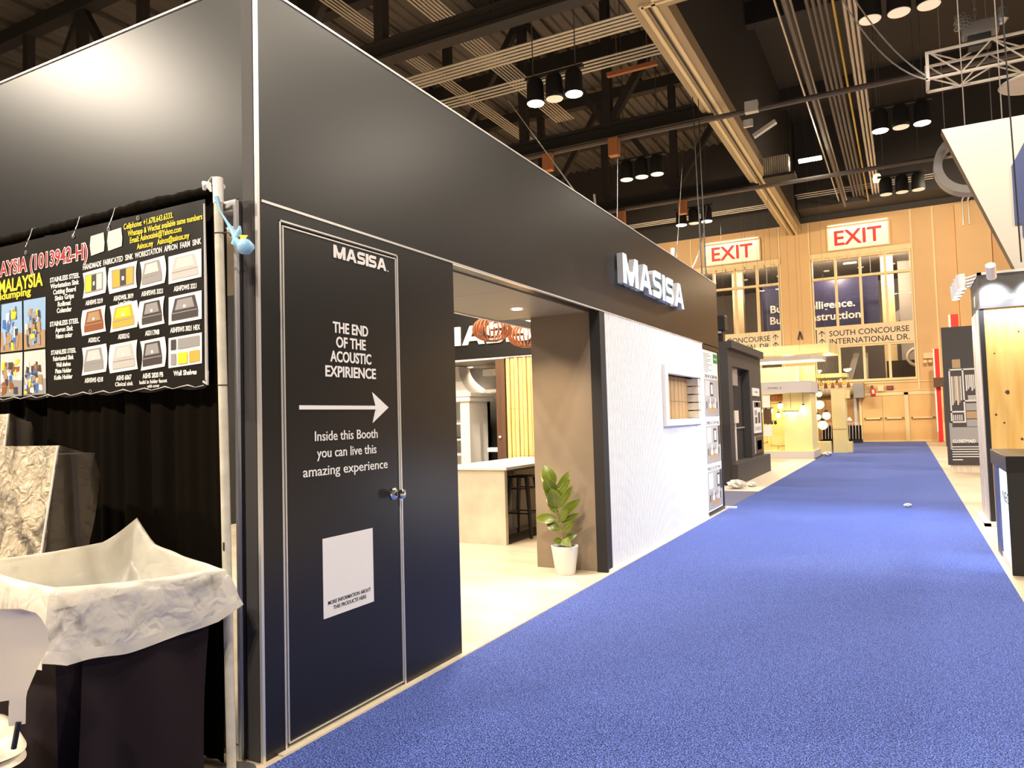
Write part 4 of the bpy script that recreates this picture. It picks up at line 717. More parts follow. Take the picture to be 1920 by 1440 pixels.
# ================================================================ RIGHT SIDE OF THE AISLE
CT = thing('counter', (1.4, 8.3, 0.0), 'black display counter with a glowing white side panel at the right edge', 'counter')
mb('blackflat').box(0.84, 2.2, 7.70, 8.95, 0.03, 0.88).build('body', CT); mb('black').box(0.738, 2.2, 7.665, 9.0, 0.88, 1.02).build('top', CT, bevel=0.004); mb('blackflat').box(0.742, 2.2, 7.67, 7.70, 0.0, 0.88).build('front_panel', CT)
mb('bluedark').box(0.755, 0.90, 8.62, 8.95, 0.0, 0.88).build('post', CT); mb('white').box(0.76, 0.84, 7.70, 8.62, 0.0, 0.05).build('foot_rail', CT)
scr = mb('screen').box(0.772, 0.84, 7.72, 8.62, 0.06, 0.875); scr.build('lit_panel', CT)
mb('ink').text('NEOE', (0.771, 8.40, 0.57), -PY, PZ, 0.10, 0.62, 'l', 0.0, 0.001).build('lettering', CT)
area((0.75, 8.2, 0.45), (-1, 8.2, 0.0), 12, COOL, 0.7, 0.7)
WB = thing('wood_booth', (1.6, 11.5, 0.0), 'knotty pine booth wall under a black header behind the black counter', 'exhibition booth')
knb = mb('pine').box(0.905, 3.2, 10.80, 10.86, 0.06, 2.66).use('brownwood')
for kx, kz, kr in ((0.96, 0.2, .006), (0.935, 2.6, .007), (1.02, 0.62, .009), (1.10, 1.62, .022), (1.05, 1.25, .010), (1.22, 1.05, .014), (0.99, 2.1, .008), (1.25, 2.35, .010), (1.16, 2.58, .005), (0.97, 1.35, .012), (1.3, 1.8, .012)):
    knb.poly((kx, 10.799, kz), PX, PZ, [(kr * (1 + .3 * math.sin(k * 2.1)) * math.cos(k * .785), kr * 1.3 * math.sin(k * .785)) for k in range(8)])
knb.build('pine_panel', WB); mb('blackflat').box(0.857, 0.905, 10.795, 10.90, 0.04, 2.66).build('corner_strip', WB)
sd = mb('palepine')
for i in range(5): sd.box(0.846 + 0.006 * (i % 2), 0.90, 10.90 + i * 0.19, 11.086 + i * 0.19, 0.04, 2.66)
sd.build('side_boards', WB); mb('charcoal').box(0.866, 3.2, 10.78, 12.0, 2.66, 3.08).build('header', WB); mb('alu').box(0.856, 3.2, 10.77, 10.84, 3.08, 3.11).box(0.856, 0.90, 10.77, 12.0, 3.08, 3.11).build('header_trim', WB)
ht = mb('decal').text('EA DIGIT', (1.01, 10.779, 2.755), PX, PZ, 0.062, 0.36, 'l', 0.03, 0.004); ht.build('side_lettering', WB); ht = mb('decal').text('IT', (0.865, 11.5, 2.76), -PY, PZ, 0.14, None, 'l', 0.02, 0.003); ht.build('header_lettering', WB)
mb('white').box(0.78, 3.2, 10.70, 10.80, 0.0, 0.05).box(0.78, 0.846, 10.70, 11.9, 0.0, 0.04).build('base_trim', WB)
def track(x, y, z, tx, ty, tz, lab, w, wall=True):
    T = thing('track_light', (x, y, z), lab, 'spotlight'); p = Vector((x, y, z)); d = (Vector((tx, ty, tz)) - p).normalized()
    mb('white').tube([p - d * 0.09, p + d * 0.10], 0.052, 16).build('housing', T, smooth=40); mb('lenson').tube([p + d * 0.10, p + d * 0.103], 0.045, 14).build('lens', T); mb('white').tube([p - d * 0.02, (x + (0.18 if not wall else 0), y + (0.36 if wall else 0), 3.10)], 0.014, 8).build('arm', T)
    if w: spot(p + d * 0.12, (tx, ty, tz), w, COOL, 80, 0.7, 0.05)
track(0.97, 10.42, 3.06, 1.02, 10.80, 2.72, 'white track spotlight over the black header near its left corner', 110)
track(1.36, 10.42, 3.06, 1.42, 10.80, 2.72, 'second white track spotlight over the black header at the right edge', 110)
for i, (w, lab) in enumerate(((60, 'nearest of the white spotlights on the header side over the aisle'), (0, 'second white spotlight on the header side, behind the nearest one'), (60, 'third white spotlight on the header side, before the farthest one'), (0, 'farthest of the white spotlights on the header side'))):
    track(0.69 - 0.006 * i, 10.9 + i * 0.33, 3.04, 0.84, 10.95 + i * 0.33, 1.3, lab, (60, 0, 60, 0)[i], False)
spot((0.62, 11.1, 2.88), (-1.2, 10.2, 0), 520, COOL, 100, 0.8, 0.05); spot((0.62, 9.6, 3.2), (-2.4, 8.8, 1.0), 230, COOL, 95, 0.8, 0.2)
CP = thing('closet_panel', (1.6, 19.5, 0.0), 'dark printed panel with a photograph of a wardrobe beside the pine booth', 'display panel')
mb('charcoal').box(0.79, 2.6, 19.5, 19.62, 0.16, 3.28).build('board', CP); mb('palepine').box(0.84, 2.6, 19.52, 19.7, 0.0, 0.16).build('base', CP)
q = mb(); oo = (0.79, 19.499, 0.16)
def cp(m_, a, c, a1, c1, l): q.use(m_).rect(oo, PX, PZ, a, c, a1, c1, l)
cp('greyprint', 0.06, 0.35, 1.6, 0.95, .001); cp('darkprint', 0.10, 0.0, 1.6, 0.5, .0015); cp('darkprint', 0.12, 0.85, 1.6, 2.1, .002)
for a in (0.10, 0.36): cp('paleprint', a, 0.95, a + 0.03, 2.16, .004)
for c, a0, a1 in ((2.13, 0.10, 1.6), (1.18, 0.10, 0.36), (0.95, 0.10, 0.36), (1.42, 0.36, 1.6)): cp('paleprint', a0, c, a1, c + 0.035, .004)
for i in range(3): cp('tanprint' if i % 2 else 'greyprint', 0.40, 0.86 + i * 0.18, 1.2, 1.02 + i * 0.18, .005)
for i in range(6): cp(('paleprint', 'tanprint', 'lightgrey')[i % 3], 0.14 + i * 0.034, 1.35 + 0.05 * (i % 3), 0.168 + i * 0.034, 2.0, .005)
for i in range(14): cp(('paleprint', 'lightgrey', 'paleprint')[i % 3], 0.42 + i * 0.036, 1.66 + 0.04 * (i % 3), 0.447 + i * 0.036, 2.02, .005)
for i in range(3): cp('lightgrey', 0.45, 1.46 + i * 0.035, 0.60 + 0.02 * i, 1.485 + i * 0.035, .005)
for i in range(5): cp('lightgrey', 0.14 + 0.04 * i, 1.0, 0.165 + 0.04 * i, 1.13, .005)
cp('tanprint', 0.18, 2.18, 0.34, 2.38, .005); cp('tanprint', 0.62, 2.2, 0.8, 2.4, .005)
q.build('wardrobe_photo', CP)
q = mb('decal'); q.text('CLOSETMAID', (0.90, 19.498, 0.66), PX, PZ, 0.075, 0.44, 'l', 0.02, 0.001); 
for i in range(5): q.rect((0.88, 19.498, 0.56 - i * 0.055), PX, PZ, 0, 0, 0.62 - 0.06 * (i % 3), 0.018, 0.001)
q.rect((0.88, 19.498, 0.27), PX, PZ, 0, 0, 0.2, 0.02, 0.001); q.build('panel_lettering', CP)
RP = thing('red_pillar', (1.26, 36.7, 0), 'tall red pillar with a white left side before the exit doors', 'pillar'); mb('red').box(1.19, 1.36, 36.6, 36.9, 0.006, 4.0).build('red_face', RP); mb('white').box(1.14, 1.19, 36.6, 36.9, 0.45, 4.0).build('white_side', RP)
mb('brownwood').box(1.10, 1.85, 36.4, 36.58, 2.35, 2.75).build('bracket', RP)
RB = thing('red_box', (1.95, 36.6, 3.0), 'short red box top with a white side showing above the wardrobe panel', 'red box'); mb('red').box(1.86, 2.14, 36.6, 36.9, 0.0, 5.42).build('red_face', RB); mb('white').box(1.78, 1.86, 36.6, 36.9, 0, 5.42).build('white_side', RB)
BP = thing('standing_board', (1.35, 33.0, 0), 'narrow black panel standing between the red pillar and the wardrobe panel', 'panel'); mb('blackflat').box(1.30, 1.75, 32.5, 33.0, 0.0, 2.6).build('board', BP); mb('decal').box(1.42, 1.46, 32.48, 32.5, 0.15, 0.7).build('white_mark', BP); mb('red').box(1.40, 1.48, 32.48, 32.5, 1.6, 1.95).build('red_mark', BP)
tag(mb('white').box(0.72, 1.3, 24.3, 24.42, 0.0, 0.02).build('floor_edging'), 'thin white floor edging strip right of the carpet near the wardrobe panel', 'floor strip')
# hanging triangle sign, truss, hoist, disc
TS = thing('hanging_sign', (1.8, 12.1, 3.0), 'white triangular hanging sign at the upper right', 'hanging sign')
tri = mb('hangwhite'); tri.poly((0, 12.0, 0), PX, PZ, [(0.63, 5.38), (1.427, 3.2), (2.233, 3.2), (3.03, 5.38)], 0.0); tri.poly((0, 12.24, 0), PX, PZ, [(0.63, 5.38), (1.427, 3.2), (2.233, 3.2), (3.03, 5.38)][::-1], 0.0); tri.build('face', TS)
mb('brownwood').add([(0.63, 12.0, 5.38), (1.427, 12.0, 3.2), (2.233, 12.0, 3.2), (3.03, 12.0, 5.38), (0.63, 12.24, 5.38), (1.427, 12.24, 3.2), (2.233, 12.24, 3.2), (3.03, 12.24, 5.38)], [(i, i + 4, (i + 1) % 4 + 4, (i + 1) % 4) for i in range(4)]).build('edge', TS)
mb('bluedark').poly((0, 11.985, 0), PX, PZ, [(1.42, 4.7), (1.62, 5.08), (2.4, 5.08), (2.4, 3.72), (1.50, 3.72), (1.50, 3.9), (1.42, 3.9)], 0.014).build('emblem', TS)
for x in (0.92, 1.36): mb('darkpipe').tube([(x, 12.1, 5.38), (x - 0.02, 12.1, 15.06)], 0.008, 6).build('cable', TS)
for i, (x, y) in enumerate(((1.28, 11.2),)): tag(mb('ink').tube([(1.10, 9.0, 2.9 + 0.0), (1.06, 9.0, 6.5), (1.02, 9.05, 11)], 0.008, 6).build('black_cable'), 'black cable hanging straight down in front of the white triangular sign', 'cable')
BT = thing('box_truss', (2.1, 14.2, 6.7), 'white aluminium box truss hanging at the upper right', 'truss')
for (y, z) in ((14.0, 7.36), (14.0, 6.92), (14.42, 7.30), (14.42, 6.86)): mb('truss').tube([(0.58, y, z), (4.5, y, z)], 0.026, 10).build('chord', BT, smooth=40)
wb = mb('truss')
for i in range(9):
    a, c = 0.62 + i * 0.44, 0.62 + (i + 1) * 0.44
    for (p, q_) in (((14.0, 7.36), (14.0, 6.92)), ((14.42, 7.30), (14.42, 6.86)), ((14.0, 6.92), (14.42, 6.86)), ((14.0, 7.36), (14.42, 7.30))):
        if i % 2: p, q_ = q_, p
        wb.tube([(a, p[0], p[1]), (c, q_[0], q_[1])], 0.013, 6)
wb.box(0.56, 0.61, 13.98, 14.44, 6.88, 6.93).box(0.56, 0.61, 13.98, 14.02, 6.9, 7.38).box(0.56, 0.61, 14.40, 14.44, 6.86, 7.32); wb.build('lacing', BT)
HT = thing('chain_hoist', (1.35, 14.1, 7.4), 'dark chain hoist with a heap of chain on the white box truss', 'hoist')
mb('grey').box(1.10, 1.62, 14.0, 14.25, 7.50, 7.74).build('motor', HT, bevel=0.03); mb('steel').lathe([(0.05, 0), (0.10, 0.05), (0.10, 0.2), (0.04, 0.26)], (1.66, 14.1, 7.62), 12).build('brake', HT); mb('rubber').box(1.18, 1.5, 14.02, 14.22, 7.30, 7.50).build('chain_bag', HT)
cg = mb('steel')
for i in range(26): a = i * 1.7; cg.tube([(1.12 + 0.09 * math.sin(a) + 0.035 * math.cos(k * 1.05), 14.02 + 0.07 * math.cos(a * 1.3), 7.66 + 0.008 * i % 0.2 + 0.035 * math.sin(k * 1.05)) for k in range(6)], 0.010, 5, closed=True)
cg.build('chain_heap', HT); lk = mb('steel')
for i in range(60): z = 7.8 + i * 0.107; lk.tube([(1.30 + (0.02 if i % 2 else 0) * math.cos(k * 1.05), 14.1 + (0 if i % 2 else 0.02) * math.cos(k * 1.05), z + 0.066 * math.sin(k * 1.05)) for k in range(6)], 0.007, 4, closed=True)
lk.build('chain', HT)
tag(mb('hangwhite').lathe([(0, 0), (0.42, 0.0), (0.44, 0.02), (0.42, 0.04), (0, 0.04)], (1.98, 14.0, 6.50), 32).build('hanging_disc'), 'pale disc hanging below the white box truss', 'disc')
AR = mb('grey')
AR.grid(lambda u, v: (lambda a, c: (1.28 + 0.60 * math.cos(a) * (1 + 0.0), 16.0 + (0.0, 0.35, 0.35, 0.0)[c], 6.02 + 0.60 * math.sin(a)) if c in (0, 1) else (1.28 + 0.46 * math.cos(a), 16.0 + (0, 0, 0.35, 0.0)[c], 6.02 + 0.46 * math.sin(a)))(0.9 + 4.2 * v, int(u * 4) % 4), 4, 40, wrap=True)
for x_ in (0.9, 1.66): AR.tube([(x_, 16.17, 6.5), (x_, 16.17, 15.06)], 0.008, 5)
tag(AR.build('ring_sign', smooth=40), 'dark open ring hanging behind the white triangular sign', 'ring')
# ================================================================ END WALL OF THE HALL
YE = 38.3
we = mb('wallpaint')
WX = [(-9.45, -5.20), (-3.72, 0.52)]; ZB, ZT = 2.82, 8.75
we.box(-40, WX[0][0], YE, YE + 0.4, 0, 10.6).box(WX[0][1], WX[1][0], YE, YE + 0.4, 0, 10.6).box(WX[1][1], 25, YE, YE + 0.4, 0, 10.6)
for a, c in WX: we.box(a, c, YE, YE + 0.4, 0, ZB).box(a, c, YE, YE + 0.4, ZT, 10.6)
we.box(2.3, 3.6, YE - 0.5, YE, 0, 10.4).box(4.6, 25, YE - 0.9, YE, 0, 10.3); struct(we.build('wall_end'))
tr = mb('frame')
for x in (-9.5, -5.15, -3.78, 0.58, 1.45, 3.0): tr.box(x - 0.03, x + 0.03, YE - 0.03, YE, 0 if x > 0.9 else 2.2, 10.58)
tr.box(-12, 3, YE - 0.03, YE, 2.28, 2.31).box(-2.3, 2.3, YE - 0.04, YE, 2.68, 2.72); struct(tr.build('trim_1'))
struct(mb('bulkhead').box(-40, 25, YE + 0.05, YE + 0.5, 10.6, 16).box(-4.05, 25, YE - 1.6, YE + 0.5, 10.9, 16).build('wall_end_upper'))
ZR = [2.85, 4.50, 5.42, 7.78, 8.72]
for wi, (a, c) in enumerate(WX):
    f = mb('frame'); n = 4; p = (c - a) / n
    for i in range(n + 1): x = a + i * p; f.box(max(a, x - 0.055), min(c, x + 0.055), YE - 0.04, YE + 0.2, ZB, ZT)
    for z in ZR: f.box(a, c, YE - 0.05, YE + 0.2, z - 0.055, z + 0.055)
    f.box(a - 0.05, c + 0.05, YE - 0.10, YE, 8.76, 9.0)
    for i in range(9): x = a + 0.25 + i * (c - a - 0.5) / 8; f.box(x - 0.02, x + 0.02, YE - 0.16, YE - 0.12, 8.62, 8.82)
    w = struct(f.build('window_%d' % (wi + 1)))
    g = mb('glass')
    for r0, r1 in ((ZR[0], ZR[1]), (ZR[2], ZR[3]), (ZR[3], ZR[4])):
        for i in range(n): g.add([(a + i * p + .05, YE + .1, r0 + .05), (a + (i + 1) * p - .05, YE + .1, r0 + .05), (a + (i + 1) * p - .05, YE + .1, r1 - .05), (a + i * p + .05, YE + .1, r1 - .05)], [(0, 1, 2, 3)])
    g.build('glass', w)
def exit_sign(x0, x1, z0, z1, lab):
    T = thing('exit_sign', ((x0 + x1) / 2, YE, z0), lab, 'exit sign'); mb('frame').box(x0, x1, YE - 0.10, YE - 0.01, z0, z1).build('case', T)
    mb('signface').box(x0 + .06, x1 - .06, YE - 0.12, YE - 0.10, z0 + .06, z1 - .06).build('face', T); mb('signred').text('EXIT', ((x0 + x1) / 2, YE - 0.122, z0 + 0.24), PX, PZ, 0.72, 2.02, 'c', 0.015, 0.02).build('lettering', T)
    mb('lensdim').box(x0 + .05, x1 - .05, YE - 0.22, YE - 0.14, z1 + 0.02, z1 + .07).build('sign_lamp', T)
    area(((x0 + x1) / 2, YE - 0.35, z1 + 0.12), ((x0 + x1) / 2, YE - 0.1, z0 + 0.4), 13, (1.0, 0.85, 0.6), 2.4, 0.08)
exit_sign(-8.78, -6.02, 9.03, 10.13, 'white board with red EXIT letters on the end wall, left one half behind cables'); exit_sign(-2.96, -0.28, 9.06, 10.2, 'white board with red EXIT letters on the end wall, right one over the window')
def board(x0, x1, arrows_left, lab):
    T = thing('direction_sign', ((x0 + x1) / 2, YE, 4.53), lab, 'direction sign'); mb('signbeige').box(x0, x1, YE - 0.09, YE - 0.06, 4.53, 5.40).build('board', T)
    q = mb('ink')
    ax = x0 + 0.22 if arrows_left else x1 - 0.27; tx = x0 + 0.55 if arrows_left else x1 - 0.52
    if arrows_left: q.text('SOUTH CONCOURSE', (tx, YE - 0.09, 5.0), PX, PZ, 0.27, 3.36, 'l', 0.008, 0.004).text('INTERNATIONAL DR.', (tx, YE - 0.09, 4.62), PX, PZ, 0.27, 3.36, 'l', 0.008, 0.004)
    else: q.text('SOUTH CONCOURSE', (tx, YE - 0.09, 5.0), PX, PZ, 0.27, 3.3, 'r', 0.008, 0.004).text('INTERNATIONAL DR.', (tx, YE - 0.09, 4.62), PX, PZ, 0.27, 3.3, 'r', 0.008, 0.004)
    q.build('lettering', T); q = mb('ink')
    for z in (5.0, 4.62):
        q.bar((ax, YE - 0.095, z), (ax, YE - 0.095, z + 0.26), 0.03, 0.006); 
        for s_ in (-1, 1): q.bar((ax, YE - 0.095, z + 0.275), (ax + s_ * 0.13, YE - 0.095, z + 0.13), 0.006, 0.036)
    q.build('arrows', T)
board(WX[1][0] + 0.12, WX[1][1] - 0.04, True, 'beige board reading SOUTH CONCOURSE across the right window'); board(WX[0][0] + 0.1, WX[0][1] - 0.02, False, 'beige board ending in CONCOURSE across the left window, partly behind the kiosk')
# concourse behind the windows
struct(mb('grey').box(-20, 12, 52, 52.3, -1, 12).build('wall_concourse')); struct(mb('grey').box(-20, 12, YE + 0.4, 52, 9.6, 9.8).build('ceiling_concourse')); struct(mb('charcoal').box(-20, 12, YE + 0.4, 52, 2.0, 2.2).build('floor_concourse'))
NB = thing('navy_banner', (-3.6, 43.0, 5.2), 'navy banner with white words hanging in the concourse behind the windows', 'banner')
mb('navy').box(-6.77, -0.97, 43.0, 43.05, 4.9, 8.5).build('sheet', NB)
nb_t = mb('lightgrey').text('Build Intelligence.', (-6.38, 42.99, 6.97), PX, PZ, 0.42, 4.27, 'l', 0.02, 0.003).text('Build Construction.', (-6.42, 42.99, 6.34), PX, PZ, 0.42, 4.69, 'l', 0.02, 0.003)
nb_t.box(-6.3, -5.5, 42.985, 42.99, 5.42, 5.75); nb_t.build('lettering', NB); mb('steel').tube([(-6.5, 43.02, 8.5), (-6.5, 43.02, 9.6)], 0.01, 5).tube([(-1.3, 43.02, 8.5), (-1.3, 43.02, 9.6)], 0.01, 5).build('rope', NB)
for x, y, lab, m_ in ((-0.55, 44, 'cream column right of the navy banner behind the right window', 'frame'), (0.25, 46, 'grey square column behind the right end of the window', 'lightgrey'), (-8.3, 44, 'tan column left of the navy banner behind the left window', 'track')):
    tag(mb(m_).box(x - 0.3, x + 0.3, y, y + 0.5, 2.2, 9.6).build('column'), lab, 'column')
tag(mb('lightgrey').poly((0, 47, 0), PX, PZ, [(-0.3, 6.3), (2.2, 7.9), (2.2, 8.5), (-0.3, 6.9)], 0.3).build('stair_balustrade'), 'sloping grey stair side seen through the right window', 'stair'); tag(mb('lightgrey').poly((0, 45, 0), PX, PZ, [(-3.2, 2.2), (-2.8, 2.2), (-2.1, 4.6), (-2.4, 4.6)], 0.4).poly((0, 45, 0), PX, PZ, [(-1.9, 2.2), (-1.75, 2.2), (-1.7, 4.6), (-1.85, 4.6)], 0.4).build('escalator'), 'pale escalator side seen low through the right window', 'escalator')
k = 0
for x in (-10.5, -8.6, -6.6, -4.0, -2.2, -0.6, 1.0):
    for y in (40.3, 42.2, 46.5): 
        tag(mb('lenson' if y < 46 else 'lensdim').lathe([(0, 0), (0.16, 0), (0.16, 0.03), (0, 0.03)], (x + 0.3 * (y > 42), y, 9.57), 14).build('ceiling_light'), 'round ceiling light in the concourse behind the windows', 'ceiling light', 'concourse ceiling lights')
for x in (-8, -3, 0): point((x, 42.0, 8.9), 700, WARM, 0.3)
tag(mb('white').tube([(0.62 + 0.42 * math.cos(a * .39), 41.5, 4.0 + 0.42 * math.sin(a * .39)) for a in range(16)], 0.075, 8, closed=True).tube([(0.62, 41.5, 4.42), (0.62, 41.5, 9.6)], 0.015, 6).build('white_ring'), 'white ring in the concourse at the right end of the lower window', 'ring')
tag(mb('darkprint').box(-0.75, 0.6, 42, 42.3, 2.2, 3.9).build('dark_cabinet'), 'dark cabinet in the concourse behind the lower right window', 'cabinet')
# exit doors, shutter and small fittings
DO = struct(mb('frame').box(-1.92, -1.82, YE - 0.08, YE, 0, 2.22).box(-0.05, 0.12, YE - 0.08, YE, 0, 2.22).box(1.18, 1.30, YE - 0.08, YE, 0, 2.22).box(-1.92, 1.30, YE - 0.08, YE, 2.10, 2.24).box(-1.9, 1.3, YE - 0.06, YE, 0, 0.05).build('door_1'))
for x0, x1 in ((-1.81, -0.945), (-0.935, -0.055), (0.125, 1.175)):
    L_ = mb('doorpaint').box(x0, x1, YE - 0.06, YE - 0.01, 0.05, 2.09).build('leaf', DO); mb('frame').box(x0 + 0.08, x1 - 0.06, YE - 0.14, YE - 0.08, 1.02, 1.09).box(x0 + 0.08, x0 + 0.14, YE - 0.14, YE - 0.05, 1.0, 1.11).box(x1 - 0.12, x1 - 0.06, YE - 0.14, YE - 0.05, 1.0, 1.11).build('push_bar', L_)
SH = thing('roll_shutter', (-3.2, YE, 0), 'tan rolling shutter with a roller drum between the left window and the exit doors', 'shutter'); sb = mb('shutter')
for i in range(22): sb.box(-5.0, -2.12, YE - 0.10 - 0.012 * (i % 2), YE - 0.04, 0.55 + i * 0.076, 0.622 + i * 0.076)
sb.box(-5.0, -2.12, YE - 0.1, YE - 0.03, 0.0, 0.55); sb.build('curtain', SH); mb('track').tube([(-5.0, YE - 0.25, 2.42), (-2.1, YE - 0.25, 2.42)], 0.26, 20).build('drum', SH, smooth=40); mb('grey').box(-2.10, -1.66, YE - 0.75, YE - 0.02, 2.02, 2.72).build('motor_box', SH, bevel=0.02); mb('lightgrey').box(-2.14, -2.02, YE - 0.16, YE, 0, 2.1).build('guide_rail', SH)
tag(mb('red').box(-1.40, -1.20, YE - 0.12, YE - 0.0, 2.1, 2.42).build('alarm_box', bevel=0.01), 'small red alarm box beside the grey shutter motor', 'alarm box'); tag(mb('white').box(-1.36, -1.25, YE - 0.14, YE - 0.122, 2.20, 2.38).build('alarm_notice'), 'white notice on the small red alarm box', 'notice'); tag(mb('chrome').lathe([(0, 0), (0.07, 0), (0.07, 0.12), (0, 0.14)], (-1.34, YE - 0.1, 2.46), 12).build('alarm_bell'), 'chrome bell over the red alarm box', 'bell')
tag(mb('frame').box(-1.1, -0.86, YE - 0.14, YE, 2.30, 2.56).build('junction_box', bevel=0.01), 'cream junction box between the red alarm box and the small exit light', 'box')
SX = thing('exit_light', (-0.60, YE, 2.38), 'small red EXIT light over the exit doors', 'exit sign'); mb('darkprint').box(-0.74, -0.46, YE - 0.08, YE, 2.36, 2.54).build('case', SX); mb('signred').text('EXIT', (-0.60, YE - 0.081, 2.405), PX, PZ, 0.09, 0.22, 'c', 0.02, 0.004).build('lettering', SX)
EL = thing('emergency_light', (0.98, YE, 3.4), 'cream twin-head emergency light on the end wall beside the red pillar', 'emergency light'); mb('frame').box(0.80, 1.18, YE - 0.16, YE - 0.035, 3.7, 3.95).build('case', EL)
for x in (0.88, 1.08): mb('frame').lathe([(0, 0), (0.09, 0), (0.09, 0.12), (0, 0.14)], (x, YE - 0.2, 3.5), 12).build('lamp_head', EL)
tag(mb('ink').bar((-4.46, YE - 0.06, 4.95), (-4.36, YE - 0.06, 5.35), 0.05).bar((-4.26, YE - 0.06, 4.95), (-4.36, YE - 0.06, 5.35), 0.05).build('dark_bracket'), 'small dark A-shaped bracket on the end wall between the two concourse boards', 'bracket')
PP = thing('wall_pipe', (4.0, YE, 9), 'pale bent conduit hooking over the end wall behind the triangular sign', 'conduit')
for i in range(2): mb('conduit').tube([(2.6 + i * .22, YE - 0.6, 9.4), (2.6 + i * .22, YE - 0.6, 10.5), (2.75 + i * .22, YE - 0.6, 10.85), (3.6, YE - 0.8, 11.2 + i * .2), (5, YE - 1, 11.5)], 0.04, 7).build('pipe', PP)
# ================================================================ ROOF
dk = mb('deck'); prof = []
x = -40.0
while x < 25: prof += [(x, 15.30), (x + 0.16, 15.30), (x + 0.20, 15.38), (x + 0.36, 15.38)]; x += 0.40
dk.add([(px_, y, z) for y in (-14, YE + 0.6) for px_, z in prof], [(i, i + len(prof), i + 1 + len(prof), i + 1) for i in range(len(prof) - 1)]); struct(dk.build('ceiling'))
jo = mb('darkpipe')
for x in [-40 + 1.55 * i for i in range(23)]: jo.box(x, x + 0.05, -14, YE, 15.16, 15.30)
struct(mb('bulkhead').box(-4.1, 25, -14, YE, 15.06, 15.2).build('ceiling_right'))
tag(jo.build('roof_joists'), 'thin pale roof joists running the length of the hall under the deck', 'joists')['kind'] = 'structure'
def roof_truss(y, lab, x1=25):
    T = thing('roof_truss', (-8, y, 10), lab, 'roof truss')
    mb('steelwork').box(-40, x1, y - 0.18, y + 0.18, 10.0, 10.08).box(-40, x1, y - 0.03, y + 0.03, 10.08, 10.38).box(-40, x1, y - 0.18, y + 0.18, 10.38, 10.46).build('bottom_chord', T)
    mb('steelwork').box(-40, x1, y - 0.20, y + 0.20, 14.6, 15.05).build('top_chord', T)
    k = 0; x = -39.6
    while x < x1 - 2.5:
        mb('steelwork').box(x - 0.13, x + 0.13, y - 0.13, y + 0.13, 10.46, 14.6).build('post', T)
        a, c = (x, x + 2.9) if k % 2 else (x + 2.9, x)
        mb('steelwork').bar((a, y, 10.4), (c, y, 14.7), 0.22).build('diagonal', T); x += 2.9; k += 1
    return T
roof_truss(13.9, 'dark roof truss over the near end of the black booth'); roof_truss(21.4, 'dark roof truss over the middle of the hall behind the nearest one', -4.5); roof_truss(28.9, 'dark roof truss over the far part of the hall', -4.5); roof_truss(6.4, 'dark roof truss highest in the picture, above the camera side')
for i, y in enumerate((17.6, 25.2, 32.8)): tag(mb('steelwork').box(-40, 25, y - 0.2, y + 0.2, 14.3, 15.1).build('roof_beam'), ('dark roof beam between the two nearest roof trusses', 'dark roof beam behind the middle roof truss', 'dark roof beam nearest the end wall')[i], 'beam')
for i, (y, z) in enumerate(((21.35, 9.85), (28.75, 9.85))): tag(mb('darkpipe').tube([(-14 if i else -12, y - 0.25, z), (9, y - 0.25, z)], 0.08, 8).build('cross_pipe'), ('dark pipe crossing the hall with orange boxes, nearer one', 'dark pipe crossing the hall low before the end wall')[i], 'pipe')
for i, (x, y, z, m_) in enumerate(((-9.6, 21.0, 9.7, 'orange'), (-7.4, 21.0, 9.75, 'orange'), (-9.8, 28.4, 9.65, 'orange'), (-7.3, 28.4, 9.7, 'orange'))): tag(mb(m_).box(x - 0.16, x + 0.16, y - 0.12, y + 0.12, z - 0.45, z + 0.1).build('beam_clamp_box', bevel=0.02), ('orange box on the nearer cross pipe at its left end', 'orange box on the nearer cross pipe, right one', 'orange box on the far cross pipe above the booth edge', 'orange box on the far cross pipe, right one')[i], 'box')
def bundle(axis, at, z, n, pitch, a, c, m_, lab, r=0.035):
    T = thing('conduit_run', (at, a, z) if axis == 'y' else (a, at, z), lab, 'conduit run')
    for i in range(n):
        o = i * pitch; b = mb(m_)
        if axis == 'x': b.tube([(a, at + o, z), (c, at + o, z)], r, 6)
        else: b.tube([(at + o, a, z), (at + o, c, z)], r, 6)
        b.build('pipe', T, smooth=50)
bundle('x', 16.6, 11.0, 5, 0.16, -14, -4.9, 'conduit', 'bright conduit bundle crossing left of the partition track, upper one', 0.034)
bundle('x', 18.3, 11.0, 4, 0.18, -14, -4.9, 'conduit', 'bright conduit bundle crossing just above the lit twin lamps', 0.03)
bundle('x', 35.3, 11.0, 3, 0.30, -14, -5.0, 'conduit', 'conduit bundle crossing before the end wall left of the partition track', 0.025)
bundle('x', 35.6, 11.3, 3, 0.34, -4.0, 1.5, 'conduit', 'conduit bundle crossing before the end wall right of the partition track', 0.025)
bundle('x', 12.6, 12.6, 4, 0.15, -16, -4.9, 'conduit', 'conduit bundle at the top edge behind the first roof truss chord', 0.03)
bundle('y', -9.9, 11.4, 7, 0.10, 5, 22.5, 'conduit', 'pale conduit bundle running away from the viewer left of the lamps', 0.025)
bundle('y', -11.9, 11.6, 5, 0.10, 13, 24, 'conduit', 'second pale conduit bundle running away farther left', 0.022)
bundle('y', -2.25, 11.0, 3, 0.16, 5, 36.6, 'conduit', 'pale conduits right of the dark bulkhead running to the end wall', 0.03)
bundle('y', -1.62, 11.1, 4, 0.13, 5, 36.6, 'darkpipe', 'dark pipes between the pale and the yellow conduits overhead', 0.05)
bundle('y', -1.05, 10.9, 1, 0.1, 5, 37.0, 'yellowpipe', 'single yellow conduit running overhead to the end wall', 0.03)
bundle('y', -0.85, 11.1, 3, 0.12, 5, 36.6, 'conduit', 'grey pipes right of the yellow conduit overhead', 0.045)
